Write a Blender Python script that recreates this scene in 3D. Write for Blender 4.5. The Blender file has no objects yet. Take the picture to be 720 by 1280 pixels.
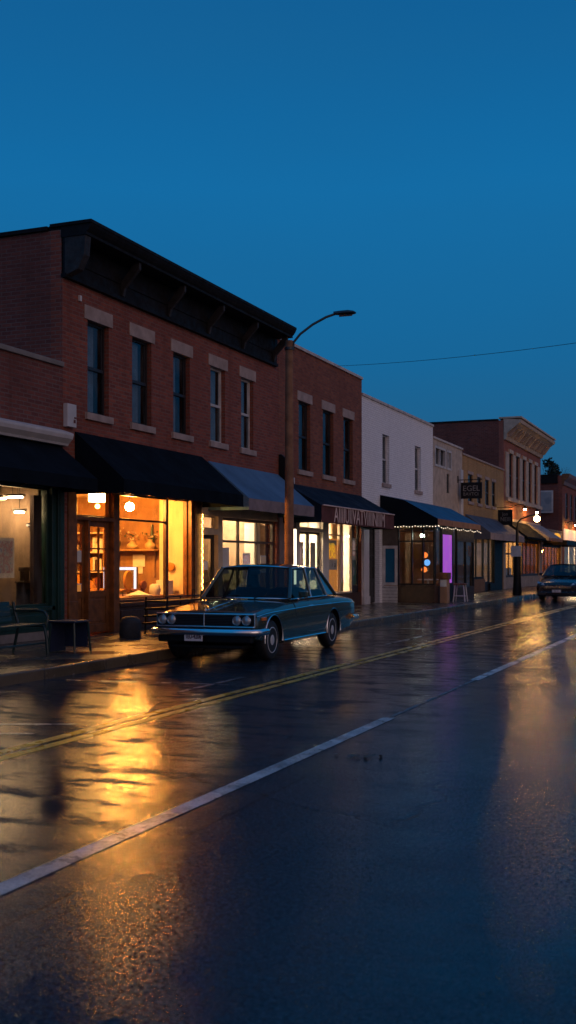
import bpy, bmesh, math, random
from mathutils import Vector, Matrix, noise as mnoise
random.seed(7)
R = math.radians
sc = bpy.context.scene
COL = sc.collection
PI = math.pi
FX = -11.35            # street facade plane (street runs along +Y, buildings on the -X side)
SW = 0.15              # sidewalk height

# ------------------------------------------------------------------ materials
def nodes_of(name):
    m = bpy.data.materials.new(name); m.use_nodes = True
    nt = m.node_tree; nt.nodes.clear()
    out = nt.nodes.new('ShaderNodeOutputMaterial')
    return m, nt, out
def N(nt, typ, **kw):
    n = nt.nodes.new(typ)
    for k, v in kw.items():
        if k.startswith('i_'): n.inputs[k[2:].replace('_', ' ')].default_value = v
        else: setattr(n, k, v)
    return n
def L(nt, a, b): nt.links.new(a, b)
def c4(c): return (c[0], c[1], c[2], 1)
def mixc(nt, fac, a, b, blend='MIX'):
    n = nt.nodes.new('ShaderNodeMix'); n.data_type = 'RGBA'; n.blend_type = blend
    for s, v in ((n.inputs[0], fac), (n.inputs[6], a), (n.inputs[7], b)):
        if isinstance(v, (tuple, list)): s.default_value = c4(v)
        elif isinstance(v, (int, float)): s.default_value = v
        else: L(nt, v, s)
    return n.outputs[2]
def maprange(nt, v, a, b, c, d):
    n = N(nt, 'ShaderNodeMapRange'); L(nt, v, n.inputs[0])
    for i, x in enumerate((a, b, c, d)): n.inputs[i+1].default_value = x
    return n.outputs[0]
def mathn(nt, op, a, b=0.0):
    n = N(nt, 'ShaderNodeMath', operation=op)
    for s, v in ((n.inputs[0], a), (n.inputs[1], b)):
        if isinstance(v, (int, float)): s.default_value = v
        else: L(nt, v, s)
    return n.outputs[0]
def wpos(nt, scale=(1, 1, 1)):
    g = N(nt, 'ShaderNodeNewGeometry'); m = N(nt, 'ShaderNodeMapping')
    L(nt, g.outputs['Position'], m.inputs[0]); m.inputs['Scale'].default_value = scale
    return m.outputs[0]
def noise(nt, vec, scale, detail=4, rough=.55):
    n = N(nt, 'ShaderNodeTexNoise'); L(nt, vec, n.inputs['Vector'])
    n.inputs['Scale'].default_value = scale; n.inputs['Detail'].default_value = detail; n.inputs['Roughness'].default_value = rough
    return n.outputs['Fac']
def wallvec(nt):
    """(along the wall, height, 0) in metres for vertical walls"""
    g = N(nt, 'ShaderNodeNewGeometry'); s = N(nt, 'ShaderNodeSeparateXYZ'); L(nt, g.outputs['Position'], s.inputs[0])
    n = N(nt, 'ShaderNodeSeparateXYZ'); L(nt, g.outputs['True Normal'], n.inputs[0])
    a = mathn(nt, 'ABSOLUTE', n.outputs[0]); st = mathn(nt, 'GREATER_THAN', a, .6)
    mx = N(nt, 'ShaderNodeMix'); L(nt, st, mx.inputs[0]); L(nt, s.outputs[0], mx.inputs[2]); L(nt, s.outputs[1], mx.inputs[3])
    c = N(nt, 'ShaderNodeCombineXYZ'); L(nt, mx.outputs[0], c.inputs[0]); L(nt, s.outputs[2], c.inputs[1])
    return c.outputs[0]
def plain(name, col, rough=.6, metal=0, var=.25, vscale=3.0, bump=.0, bscale=40, spec=.5, coat=0, emit=None, estr=0):
    m, nt, out = nodes_of(name)
    p = N(nt, 'ShaderNodeBsdfPrincipled'); L(nt, p.outputs[0], out.inputs[0])
    v = wpos(nt); f = noise(nt, v, vscale, 5)
    d = tuple(x*(1-var) for x in col); b = tuple(min(1, x*(1+var)) for x in col)
    L(nt, mixc(nt, maprange(nt, f, .3, .7, 0, 1), d, b), p.inputs['Base Color'])
    L(nt, maprange(nt, noise(nt, v, vscale*2.7, 3), .3, .7, max(.02, rough*.8), min(1, rough*1.2)), p.inputs['Roughness'])
    p.inputs['Metallic'].default_value = metal; p.inputs['Specular IOR Level'].default_value = spec
    p.inputs['Coat Weight'].default_value = coat; p.inputs['Coat Roughness'].default_value = .05
    if bump:
        bn = N(nt, 'ShaderNodeBump', i_Strength=bump, i_Distance=.01); L(nt, noise(nt, v, bscale, 4), bn.inputs['Height']); L(nt, bn.outputs[0], p.inputs['Normal'])
    if emit:
        p.inputs['Emission Color'].default_value = c4(emit); p.inputs['Emission Strength'].default_value = estr
    return m
def brick(name, c1, c2, mortar, bump=.6, dirt=.5, bw=.215, bh=.0725, ms=.011, rough=.8, paint=0):
    m, nt, out = nodes_of(name)
    p = N(nt, 'ShaderNodeBsdfPrincipled'); L(nt, p.outputs[0], out.inputs[0])
    v = wallvec(nt)
    # wobble the courses a little
    b = N(nt, 'ShaderNodeTexBrick'); L(nt, v, b.inputs['Vector'])
    b.inputs['Scale'].default_value = 1; b.inputs['Brick Width'].default_value = bw; b.inputs['Row Height'].default_value = bh
    b.inputs['Mortar Size'].default_value = ms; b.inputs['Mortar Smooth'].default_value = .3; b.inputs['Bias'].default_value = -.05; b.squash = 1.0
    b.inputs['Color1'].default_value = c4(c1); b.inputs['Color2'].default_value = c4(c2); b.inputs['Mortar'].default_value = c4(mortar)
    w = wpos(nt)
    big = noise(nt, w, .7, 5, .65); fine = noise(nt, w, 9, 4)
    col = mixc(nt, maprange(nt, big, .35, .7, 0, dirt), b.outputs['Color'], tuple(x*.42 for x in c1))
    col = mixc(nt, maprange(nt, fine, .35, .7, 0, .45), col, tuple(min(1, x*1.45) for x in c2))
    st = N(nt, 'ShaderNodeMapping'); L(nt, w, st.inputs[0]); st.inputs['Scale'].default_value = (2.2, 2.2, .22)
    col = mixc(nt, maprange(nt, noise(nt, st.outputs[0], 1.3, 4), .52, .75, 0, dirt*.8), col, tuple(x*.35 for x in c1))
    L(nt, col, p.inputs['Base Color']); p.inputs['Roughness'].default_value = rough; p.inputs['Specular IOR Level'].default_value = .3
    bn = N(nt, 'ShaderNodeBump', i_Strength=bump, i_Distance=.012)
    h = mathn(nt, 'ADD', mathn(nt, 'MULTIPLY', b.outputs['Fac'], -1), mathn(nt, 'MULTIPLY', fine, .7))
    L(nt, h, bn.inputs['Height']); L(nt, bn.outputs[0], p.inputs['Normal'])
    return m
def glassmat(name, tint=(.95, .95, .93), refl=1.0, rough=.015, dirt=.06):
    m, nt, out = nodes_of(name)
    t = N(nt, 'ShaderNodeBsdfTransparent'); t.inputs[0].default_value = c4(tint)
    g = N(nt, 'ShaderNodeBsdfGlossy'); g.inputs['Roughness'].default_value = rough; g.inputs['Color'].default_value = (.95, .97, 1, 1)
    fr = N(nt, 'ShaderNodeFresnel'); gg = N(nt, 'ShaderNodeNewGeometry')   # same reflectance from both sides of the pane
    L(nt, maprange(nt, gg.outputs['Backfacing'], 0, 1, 1.5, 1/1.5), fr.inputs['IOR'])
    # wavy old glass
    bn = N(nt, 'ShaderNodeBump', i_Strength=.05, i_Distance=.02); L(nt, noise(nt, wpos(nt), 2.0, 2), bn.inputs['Height'])
    L(nt, bn.outputs[0], g.inputs['Normal'])
    mx = N(nt, 'ShaderNodeMixShader'); L(nt, mathn(nt, 'MULTIPLY', fr.outputs[0], refl*.42), mx.inputs[0]); L(nt, t.outputs[0], mx.inputs[1]); L(nt, g.outputs[0], mx.inputs[2])
    d = N(nt, 'ShaderNodeBsdfDiffuse'); d.inputs[0].default_value = (.35, .33, .3, 1)
    m2 = N(nt, 'ShaderNodeMixShader'); L(nt, maprange(nt, noise(nt, wpos(nt, (1, 1, .4)), 2.5, 5), .45, .75, 0, dirt*2), m2.inputs[0])
    L(nt, mx.outputs[0], m2.inputs[1]); L(nt, d.outputs[0], m2.inputs[2]); L(nt, m2.outputs[0], out.inputs[0])
    return m
def emis(name, col, s):
    m, nt, out = nodes_of(name); e = N(nt, 'ShaderNodeEmission'); e.inputs[0].default_value = c4(col); e.inputs[1].default_value = s
    L(nt, e.outputs[0], out.inputs[0]); return m
def printed(name, cols, scale=9, rough=.5, emit=0, seed=0):
    """printed paper: patches of colour"""
    m, nt, out = nodes_of(name)
    p = N(nt, 'ShaderNodeBsdfPrincipled'); L(nt, p.outputs[0], out.inputs[0]); p.inputs['Roughness'].default_value = rough
    mp = N(nt, 'ShaderNodeMapping'); g = N(nt, 'ShaderNodeNewGeometry'); L(nt, g.outputs['Position'], mp.inputs[0]); mp.inputs['Location'].default_value = (seed*3.1, seed*1.7, seed)
    f = noise(nt, mp.outputs[0], scale, 3, .6)
    r = N(nt, 'ShaderNodeValToRGB'); L(nt, f, r.inputs[0]); cr = r.color_ramp; cr.interpolation = 'LINEAR'
    n = len(cols)
    while len(cr.elements) < n: cr.elements.new(.5)
    for i, c in enumerate(cols):
        cr.elements[i].position = .32+.36*i/(n-1); cr.elements[i].color = c4(c)
    L(nt, r.outputs[0], p.inputs['Base Color'])
    if emit:
        L(nt, r.outputs[0], p.inputs['Emission Color']); p.inputs['Emission Strength'].default_value = emit
    return m

def asphalt():
    m, nt, out = nodes_of('wet_asphalt')
    w = wpos(nt)
    pud = noise(nt, wpos(nt, (1.0, .55, 1)), .55, 6, .6)
    mid = noise(nt, w, 2.3, 5, .6); grain = noise(nt, w, 85, 3, .75)
    wet = maprange(nt, mathn(nt, 'ADD', pud, mathn(nt, 'MULTIPLY', mathn(nt, 'SUBTRACT', mid, .5), .4)), .28, .70, 0, 1)
    spk = maprange(nt, noise(nt, wpos(nt, (.7, 1.7, 1)), 1.9, 7, .72), .51, .58, 0, 1)
    sl_ = N(nt, 'ShaderNodeSeparateXYZ'); L(nt, w, sl_.inputs[0])
    spk = mathn(nt, 'MULTIPLY', spk, maprange(nt, sl_.outputs[0], -4.2, -2.6, 1, .12))   # the kerb-side lanes are patchier
    wet = mathn(nt, 'MULTIPLY', wet, maprange(nt, spk, 0, 1, 1, .35))
    # wheel tracks: bands along the street that hold less water
    sx = N(nt, 'ShaderNodeSeparateXYZ'); L(nt, w, sx.inputs[0])
    trk = mathn(nt, 'MULTIPLY', mathn(nt, 'ADD', mathn(nt, 'SINE', mathn(nt, 'MULTIPLY', sx.outputs[0], 3.6)), 1), .5)
    wet = mathn(nt, 'MULTIPLY', wet, maprange(nt, trk, 0, 1, 1, .72))
    vor = N(nt, 'ShaderNodeTexVoronoi'); L(nt, w, vor.inputs['Vector']); vor.inputs['Scale'].default_value = 70
    col = mixc(nt, wet, (.040, .052, .068), (.018, .024, .033))
    col = mixc(nt, maprange(nt, grain, .48, .66, 0, .8), col, (.13, .14, .15))
    col = mixc(nt, maprange(nt, noise(nt, w, 38, 3, .75), .40, .60, .75, 0), col, (.006, .007, .009))
    # patched squares of newer tar, cracks and a long seam
    bt = N(nt, 'ShaderNodeTexBrick'); L(nt, mixv(nt, w, .9, .12), bt.inputs['Vector']); bt.inputs['Scale'].default_value = 1; bt.inputs['Brick Width'].default_value = 5.5; bt.inputs['Row Height'].default_value = 7.3; bt.inputs['Mortar Size'].default_value = .012; bt.inputs['Mortar Smooth'].default_value = .4
    bt.inputs['Color1'].default_value = (1, 1, 1, 1); bt.inputs['Color2'].default_value = (.78, .78, .8, 1); bt.inputs['Mortar'].default_value = (.2, .2, .2, 1)
    col = mixc(nt, .9, col, bt.outputs['Color'], 'MULTIPLY')
    cr = N(nt, 'ShaderNodeTexVoronoi', feature='DISTANCE_TO_EDGE'); L(nt, mixv(nt, w, 1.2, .9), cr.inputs['Vector']); cr.inputs['Scale'].default_value = .20
    crk = mathn(nt, 'MULTIPLY', maprange(nt, cr.outputs['Distance'], 0, .005, 1, 0), maprange(nt, noise(nt, w, .4, 2), .45, .6, 0, 1))
    col = mixc(nt, mathn(nt, 'MULTIPLY', crk, .8), col, (.004, .004, .005))
    b1 = N(nt, 'ShaderNodeBump', i_Distance=.006); L(nt, maprange(nt, wet, 0, 1, .27, .09), b1.inputs['Strength'])
    L(nt, mathn(nt, 'SUBTRACT', mathn(nt, 'ADD', mathn(nt, 'MULTIPLY', vor.outputs['Distance'], -1.0), grain), mathn(nt, 'MULTIPLY', crk, 3)), b1.inputs['Height'])
    b2 = N(nt, 'ShaderNodeBump', i_Strength=.17, i_Distance=.02); L(nt, noise(nt, wpos(nt, (.75, 1, 1)), 8, 5, .62), b2.inputs['Height']); L(nt, b1.outputs[0], b2.inputs['Normal'])
    d = N(nt, 'ShaderNodeBsdfDiffuse'); L(nt, col, d.inputs[0]); L(nt, b2.outputs[0], d.inputs['Normal'])
    g = N(nt, 'ShaderNodeBsdfAnisotropic', distribution='BECKMANN'); g.inputs['Color'].default_value = (1, 1, 1, 1)
    L(nt, mathn(nt, 'ADD', maprange(nt, wet, 0, 1, .18, .075), mathn(nt, 'MULTIPLY', mathn(nt, 'SUBTRACT', mid, .5), .10)), g.inputs['Roughness']); L(nt, b2.outputs[0], g.inputs['Normal'])
    fr = N(nt, 'ShaderNodeFresnel', i_IOR=1.40); L(nt, b2.outputs[0], fr.inputs['Normal'])
    fac = mathn(nt, 'MULTIPLY', mathn(nt, 'MULTIPLY', fr.outputs[0], maprange(nt, wet, 0, .6, .62, 1.0)), maprange(nt, mathn(nt, 'ADD', spk, mathn(nt, 'MULTIPLY', maprange(nt, grain, .5, .68, 0, 1), .5)), 0, 1.2, 1.15, .24))
    near = maprange(nt, sl_.outputs[0], -3.4, -2.4, 0, 1)      # the crown of the far lane is drier and grainier
    gr2 = maprange(nt, noise(nt, w, 120, 2, .8), .40, .62, 1.12, .22)
    fac = mathn(nt, 'MULTIPLY', fac, mixf(nt, near, 1.0, mathn(nt, 'MULTIPLY', gr2, .95)))
    mx = N(nt, 'ShaderNodeMixShader'); L(nt, fac, mx.inputs[0]); L(nt, d.outputs[0], mx.inputs[1]); L(nt, g.outputs[0], mx.inputs[2]); L(nt, mx.outputs[0], out.inputs[0])
    return m
def mixf(nt, f, a, b):
    n = N(nt, 'ShaderNodeMix')
    for i, v in ((0, f), (2, a), (3, b)):
        if isinstance(v, (int, float)): n.inputs[i].default_value = v
        else: L(nt, v, n.inputs[i])
    return n.outputs[0]
def mixv(nt, vec, scale, amt):
    n = N(nt, 'ShaderNodeTexNoise'); L(nt, vec, n.inputs['Vector']); n.inputs['Scale'].default_value = scale; n.inputs['Detail'].default_value = 5
    a = N(nt, 'ShaderNodeVectorMath', operation='SCALE'); L(nt, n.outputs['Color'], a.inputs[0]); a.inputs['Scale'].default_value = amt
    b = N(nt, 'ShaderNodeVectorMath', operation='ADD'); L(nt, vec, b.inputs[0]); L(nt, a.outputs[0], b.inputs[1])
    return b.outputs[0]
def roadpaint(name, col, wear=.5):
    m, nt, out = nodes_of(name)
    p = N(nt, 'ShaderNodeBsdfPrincipled'); L(nt, p.outputs[0], out.inputs[0])
    w = wpos(nt)
    f = mathn(nt, 'ADD', mathn(nt, 'MULTIPLY', noise(nt, w, 3, 5, .65), .6), mathn(nt, 'MULTIPLY', noise(nt, w, 45, 3, .7), .4))
    L(nt, mixc(nt, maprange(nt, f, wear-.1, wear+.16, 0, 1), col, (.03, .03, .03)), p.inputs['Base Color'])
    L(nt, maprange(nt, noise(nt, w, 2.2, 4), .35, .65, .42, .16), p.inputs['Roughness'])
    b1 = N(nt, 'ShaderNodeBump', i_Strength=.35, i_Distance=.005); L(nt, noise(nt, w, 60, 3, .7), b1.inputs['Height'])
    b2 = N(nt, 'ShaderNodeBump', i_Strength=.3, i_Distance=.02); L(nt, noise(nt, w, 7, 4, .6), b2.inputs['Height']); L(nt, b1.outputs[0], b2.inputs['Normal'])
    L(nt, b2.outputs[0], p.inputs['Normal'])
    return m
def paving(name='wet_concrete_paving', base=(.11, .10, .09)):
    m, nt, out = nodes_of(name)
    p = N(nt, 'ShaderNodeBsdfPrincipled'); L(nt, p.outputs[0], out.inputs[0])
    w = wpos(nt); mid = noise(nt, w, 1.1, 6, .6); gr = noise(nt, w, 55, 3, .7)
    b = N(nt, 'ShaderNodeTexBrick'); L(nt, w, b.inputs['Vector']); b.offset = 0; b.inputs['Scale'].default_value = 1
    b.inputs['Brick Width'].default_value = 1.5; b.inputs['Row Height'].default_value = 1.5; b.inputs['Mortar Size'].default_value = .012
    b.inputs['Color1'].default_value = c4(base); b.inputs['Color2'].default_value = c4(tuple(x*.8 for x in base)); b.inputs['Mortar'].default_value = (.02, .02, .02, 1)
    col = mixc(nt, maprange(nt, mid, .35, .65, 0, .75), b.outputs['Color'], tuple(x*.35 for x in base))
    L(nt, mixc(nt, maprange(nt, gr, .45, .75, 0, .4), col, tuple(x*1.4 for x in base)), p.inputs['Base Color'])
    L(nt, maprange(nt, mid, .35, .65, .40, .12), p.inputs['Roughness'])
    b1 = N(nt, 'ShaderNodeBump', i_Strength=.3, i_Distance=.006); L(nt, mathn(nt, 'SUBTRACT', gr, mathn(nt, 'MULTIPLY', b.outputs['Fac'], 2)), b1.inputs['Height'])
    b2 = N(nt, 'ShaderNodeBump', i_Strength=.3, i_Distance=.02); L(nt, noise(nt, w, 6, 4, .6), b2.inputs['Height']); L(nt, b1.outputs[0], b2.inputs['Normal'])
    L(nt, b2.outputs[0], p.inputs['Normal'])
    return m

M = {}
M['asphalt'] = asphalt(); M['paving'] = paving(base=(.085, .07, .058)); M['kerb'] = paving('kerb_concrete', (.14, .10, .055))
M['white_line'] = roadpaint('white_road_paint', (.62, .60, .58), .50); M['faint_line'] = roadpaint('worn_white_road_paint', (.08, .085, .10), .45)
M['stall_line'] = roadpaint('worn_stall_paint', (.24, .24, .25), .47)
M['yellow_line'] = roadpaint('yellow_road_paint', (.85, .43, .02), .53)
M['earth'] = plain('earth', (.05, .05, .04), .9, vscale=.3)
M['brick_red'] = brick('red_brick', (.38, .10, .055), (.17, .047, .035), (.24, .15, .12))
M['brick_side'] = brick('dark_red_brick', (.26, .08, .055), (.13, .042, .036), (.20, .14, .12), dirt=.6)
M['brick_brown'] = brick('brown_brick', (.38, .12, .06), (.17, .05, .035), (.20, .13, .09))
M['brick_white'] = brick('white_painted_brick', (.93, .92, .94), (.84, .83, .85), (.66, .65, .67), bump=.5, dirt=.10)
M['brick_tan'] = brick('tan_brick', (.52, .31, .13), (.44, .25, .10), (.34, .24, .13))
M['brick_rose'] = brick('rose_brick', (.40, .14, .09), (.32, .10, .07), (.28, .16, .12))
M['cream'] = plain('cream_plaster', (.48, .40, .33), .8, bump=.3, bscale=20)
M['cream_trim'] = plain('cream_trim', (.55, .43, .32), .6)
M['clapboard'] = brick('white_clapboard', (.55, .52, .5), (.5, .48, .47), (.2, .18, .18), bw=3, bh=.11, ms=.012, bump=.6, dirt=.3)
M['brown_brick_base'] = brick('brown_brick_base', (.34, .2, .12), (.27, .15, .09), (.2, .14, .1))
M['stone'] = plain('sandstone', (.40, .30, .26), .8, bump=.4, bscale=25)
M['coping'] = plain('coping_stone', (.22, .19, .17), .8, bump=.5, bscale=12)
M['white_coping'] = plain('pale_coping', (.55, .50, .48), .7)
M['cornice'] = plain('dark_painted_wood', (.010, .009, .010), .7, var=.4, spec=.18)
M['cornice_trim'] = plain('weathered_dark_trim', (.026, .021, .021), .7, var=.5, vscale=6)
M['roofing'] = plain('roof_felt', (.03, .03, .032), .9)
M['green'] = plain('dark_green_paint', (.010, .040, .034), .4, bump=.1)
M['wood'] = plain('varnished_brown_wood', (.20, .075, .022), .4, var=.4, vscale=7)
M['wood_dark'] = plain('dark_brown_wood', (.05, .022, .012), .45, var=.4, vscale=7)
M['black'] = plain('black_painted_metal', (.010, .010, .011), .5, spec=.25)
M['dark_frame'] = plain('dark_window_frame', (.022, .020, .022), .5)
M['taupe_frame'] = plain('taupe_window_frame', (.10, .075, .06), .5)
M['white_frame'] = plain('white_window_frame', (.55, .52, .50), .5)
M['cream_frame'] = plain('cream_door_frame', (.60, .48, .33), .5)
M['aw_black'] = plain('black_awning_canvas', (.005, .008, .013), .95, spec=.08, var=.3, vscale=1.2, bump=.35, bscale=3)
M['aw_navy'] = plain('navy_awning_canvas', (.010, .020, .036), .9, spec=.1, var=.3, vscale=1.2, bump=.35, bscale=3)
M['aw_blue'] = plain('slate_blue_awning_canvas', (.085, .18, .30), .9, spec=.15, var=.2, vscale=1.2, bump=.35, bscale=3)
M['aw_teal'] = plain('teal_awning_canvas', (.02, .13, .24), .9, spec=.15, var=.2, vscale=1.2, bump=.35, bscale=3)
M['aw_grey'] = plain('grey_awning_canvas', (.07, .08, .11), .8, var=.2, vscale=1.2, bump=.35, bscale=3)
M['aw_pale'] = plain('pale_awning_canvas', (.26, .24, .24), .8, var=.2, vscale=1.2, bump=.35, bscale=3)
M['val_grey'] = plain('mauve_valance', (.24, .18, .18), .8)
M['val_maroon'] = plain('maroon_valance', (.13, .055, .05), .9, spec=.1)
M['val_orange'] = plain('orange_valance', (.42, .19, .09), .8)
M['letter'] = plain('pale_lettering', (.74, .54, .47), .8)
M['letter_grey'] = plain('grey_lettering', (.24, .22, .21), .8)
M['glass'] = glassmat('shop_glass'); M['glass_dim'] = glassmat('dusty_glass', (.62, .58, .52), 1.1, dirt=.1)
M['glass_up'] = glassmat('upper_window_glass', (.6, .66, .7), 1.4, .03, dirt=.08)
M['car_glass'] = glassmat('car_glass', (.30, .38, .40), 1.5, dirt=0)
M['curtain'] = plain('pale_curtain', (.70, .74, .80), .9, bump=.5, bscale=6)
M['blind_dark_back'] = plain('dark_blind', (.10, .09, .10), .9)
M['void'] = plain('dark_room', (.015, .014, .015), 1)  # near-black colour that stands for the darkness of unlit rooms
M['warm_wall'] = plain('brown_shop_wall', (.29, .15, .065), .8, var=.3, vscale=2)
M['cream_wall'] = plain('cream_shop_wall', (.80, .66, .46), .8, var=.08)
M['shop_floor'] = plain('shop_floor', (.18, .10, .06), .5)
M['grey_wall'] = plain('grey_shop_wall', (.36, .25, .17), .85, var=.2)
M['white_wall'] = plain('white_shop_wall', (.72, .68, .62), .8, var=.06)
M['dark_wall'] = plain('dark_shop_wall', (.10, .075, .06), .85)
M['glow_paper'] = plain('glow_paper', (.62, .55, .50), .7, var=.06, emit=(.62, .45, .36), estr=.5)  # the paper itself emits, standing in for shop light shining through it
M['cream_card'] = plain('cream_card', (.52, .40, .24), .8, var=.06)
M['paper'] = plain('white_paper', (.72, .70, .66), .7, var=.06)
M['chrome'] = plain('chrome', (.88, .88, .90), .16, metal=1, var=.05)
M['wheel_chrome'] = plain('wheel_chrome', (.80, .78, .76), .35, metal=.4, var=.05)
M['steel'] = plain('dull_steel', (.35, .35, .36), .4, metal=1)
M['rubber'] = plain('tyre_rubber', (.012, .012, .012), .6)
M['car_green'] = plain('teal_green_car_paint', (.036, .062, .052), .2, metal=.2, var=.06, coat=1)
M['car_dark'] = plain('dark_car_paint', (.008, .010, .013), .25, metal=.1, var=.06, coat=.5)
M['car_in'] = plain('car_interior', (.035, .028, .024), .8)
M['headlamp'] = plain('headlamp_glass', (.55, .55, .56), .08, metal=.6, var=.1)
M['amber'] = plain('amber_lens', (.75, .18, .02), .2, coat=.6)
M['red_lens'] = plain('red_lens', (.35, .01, .01), .2, coat=.6)
M['plate'] = plain('number_plate', (.78, .72, .70), .5)
M['plate_ink'] = plain('plate_ink', (.10, .05, .06), .6)
M['pole_wood'] = plain('weathered_pole_wood', (.26, .125, .065), .85, var=.35, vscale=5, bump=.6, bscale=15)
M['pole_grey'] = plain('galvanised_lamp_arm', (.05, .055, .06), .45, metal=.6)
M['lens'] = plain('unlit_lamp_lens', (.45, .22, .12), .3)
M['blue_seat'] = plain('navy_blue_plastic', (.012, .020, .050), .45)
M['green_metal'] = plain('dark_green_metal', (.010, .030, .028), .4)
M['stone_dark'] = plain('dark_grey_stone', (.035, .032, .032), .75, bump=.5)
M['leaf'] = plain('dark_foliage', (.025, .040, .020), .7, var=.5, vscale=8)
M['leaf_warm_lit'] = plain('warm_lit_foliage', (.07, .05, .02), .7, var=.5, vscale=8)  # second foliage colour with the warm light on the tree painted in
M['bark'] = plain('bark', (.05, .04, .03), .9)
M['leaf_litter'] = plain('wet_leaf_litter', (.05, .035, .015), .5)
M['white_paint'] = plain('white_paint', (.60, .57, .56), .5, var=.12)
M['box_wood'] = plain('pale_box_wood', (.40, .22, .12), .6)
M['ochre'] = plain('ochre_upholstery', (.48, .22, .03), .7)
M['maroon'] = plain('maroon_upholstery', (.14, .03, .02), .7)
M['vase'] = plain('glazed_vase', (.45, .32, .16), .3)
M['bottle'] = plain('green_bottle_glass', (.03, .05, .02), .1)
M['flower'] = plain('pale_petals', (.62, .48, .32), .7)
M['shelf'] = plain('shelf_board', (.30, .16, .06), .5)
M['poster_red_glow'] = printed('glowing_pink_poster_print', [(.45, .38, .33), (.42, .14, .14), (.5, .42, .36), (.16, .14, .28)], 14, emit=.5)  # print emits its own colours so that it reads as lit
M['poster_orange_glow'] = plain('glowing_orange_poster_ground', (.62, .27, .08), .6, emit=(.62, .22, .04), estr=.6)  # emission put into the sheet in place of light from behind
M['poster_yellow_glow'] = plain('glowing_yellow_poster_ink', (.75, .45, .02), .6, emit=(.9, .48, .02), estr=.8)  # ink emits as well, so the lettering looks lit through
M['poster_green'] = plain('teal_door_panel', (.05, .20, .17), .5)
M['bill'] = printed('faded_billboard_print', [(.30, .33, .36), (.36, .37, .38), (.24, .27, .30)], 2.5)
M['amber_sign'] = plain('amber_sign_face', (.75, .35, .03), .5, emit=(1, .45, .05), estr=.9)
M['lit_sign'] = printed('lit_fascia_sign', [(.8, .55, .4), (.75, .45, .3), (.8, .6, .45)], 1.2, emit=.8)
M['purple'] = printed('purple_lit_panel', [(.55, .10, .85), (.50, .12, .80), (.62, .16, .75)], 2.2, emit=.5)
M['e_warm'] = emis('warm_bulb', (1, .40, .068), 1080)
M['e_warm_box'] = emis('warm_lantern_glow', (1, .50, .13), 70)
M['e_orange'] = emis('amber_bulb', (1, .42, .08), 30)
M['e_tube_dim'] = emis('dim_tube_glow', (1, .74, .44), 150)
M['e_tube'] = emis('tube_glow', (1, .72, .42), 270)
M['e_white'] = emis('white_panel_glow', (1, .75, .47), 90)
M['e_soft'] = emis('soft_glow', (1, .80, .55), 20)
M['e_gold'] = emis('gold_glow', (1, .55, .14), 260)
M['e_screen'] = emis('screen_glow', (.85, .85, 1), 1.6)
M['e_fairy'] = emis('fairy_light_glow', (1, .80, .58), 3)
M['e_goose'] = emis('gooseneck_bulb', (1, .50, .12), 650)
M['e_street'] = emis('street_globe_glow', (1, .52, .17), 60)
M['e_cool'] = emis('cool_bulb_glow', (.85, 1, .85), 40)
M['e_red'] = emis('orange_lantern_glow', (1, .22, .04), 1.5)
M['e_blue'] = emis('blue_lantern_glow', (.15, .45, 1), 1.2)
M['e_strip'] = emis('strip_light_glow', (1, .80, .52), 4.5)

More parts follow.
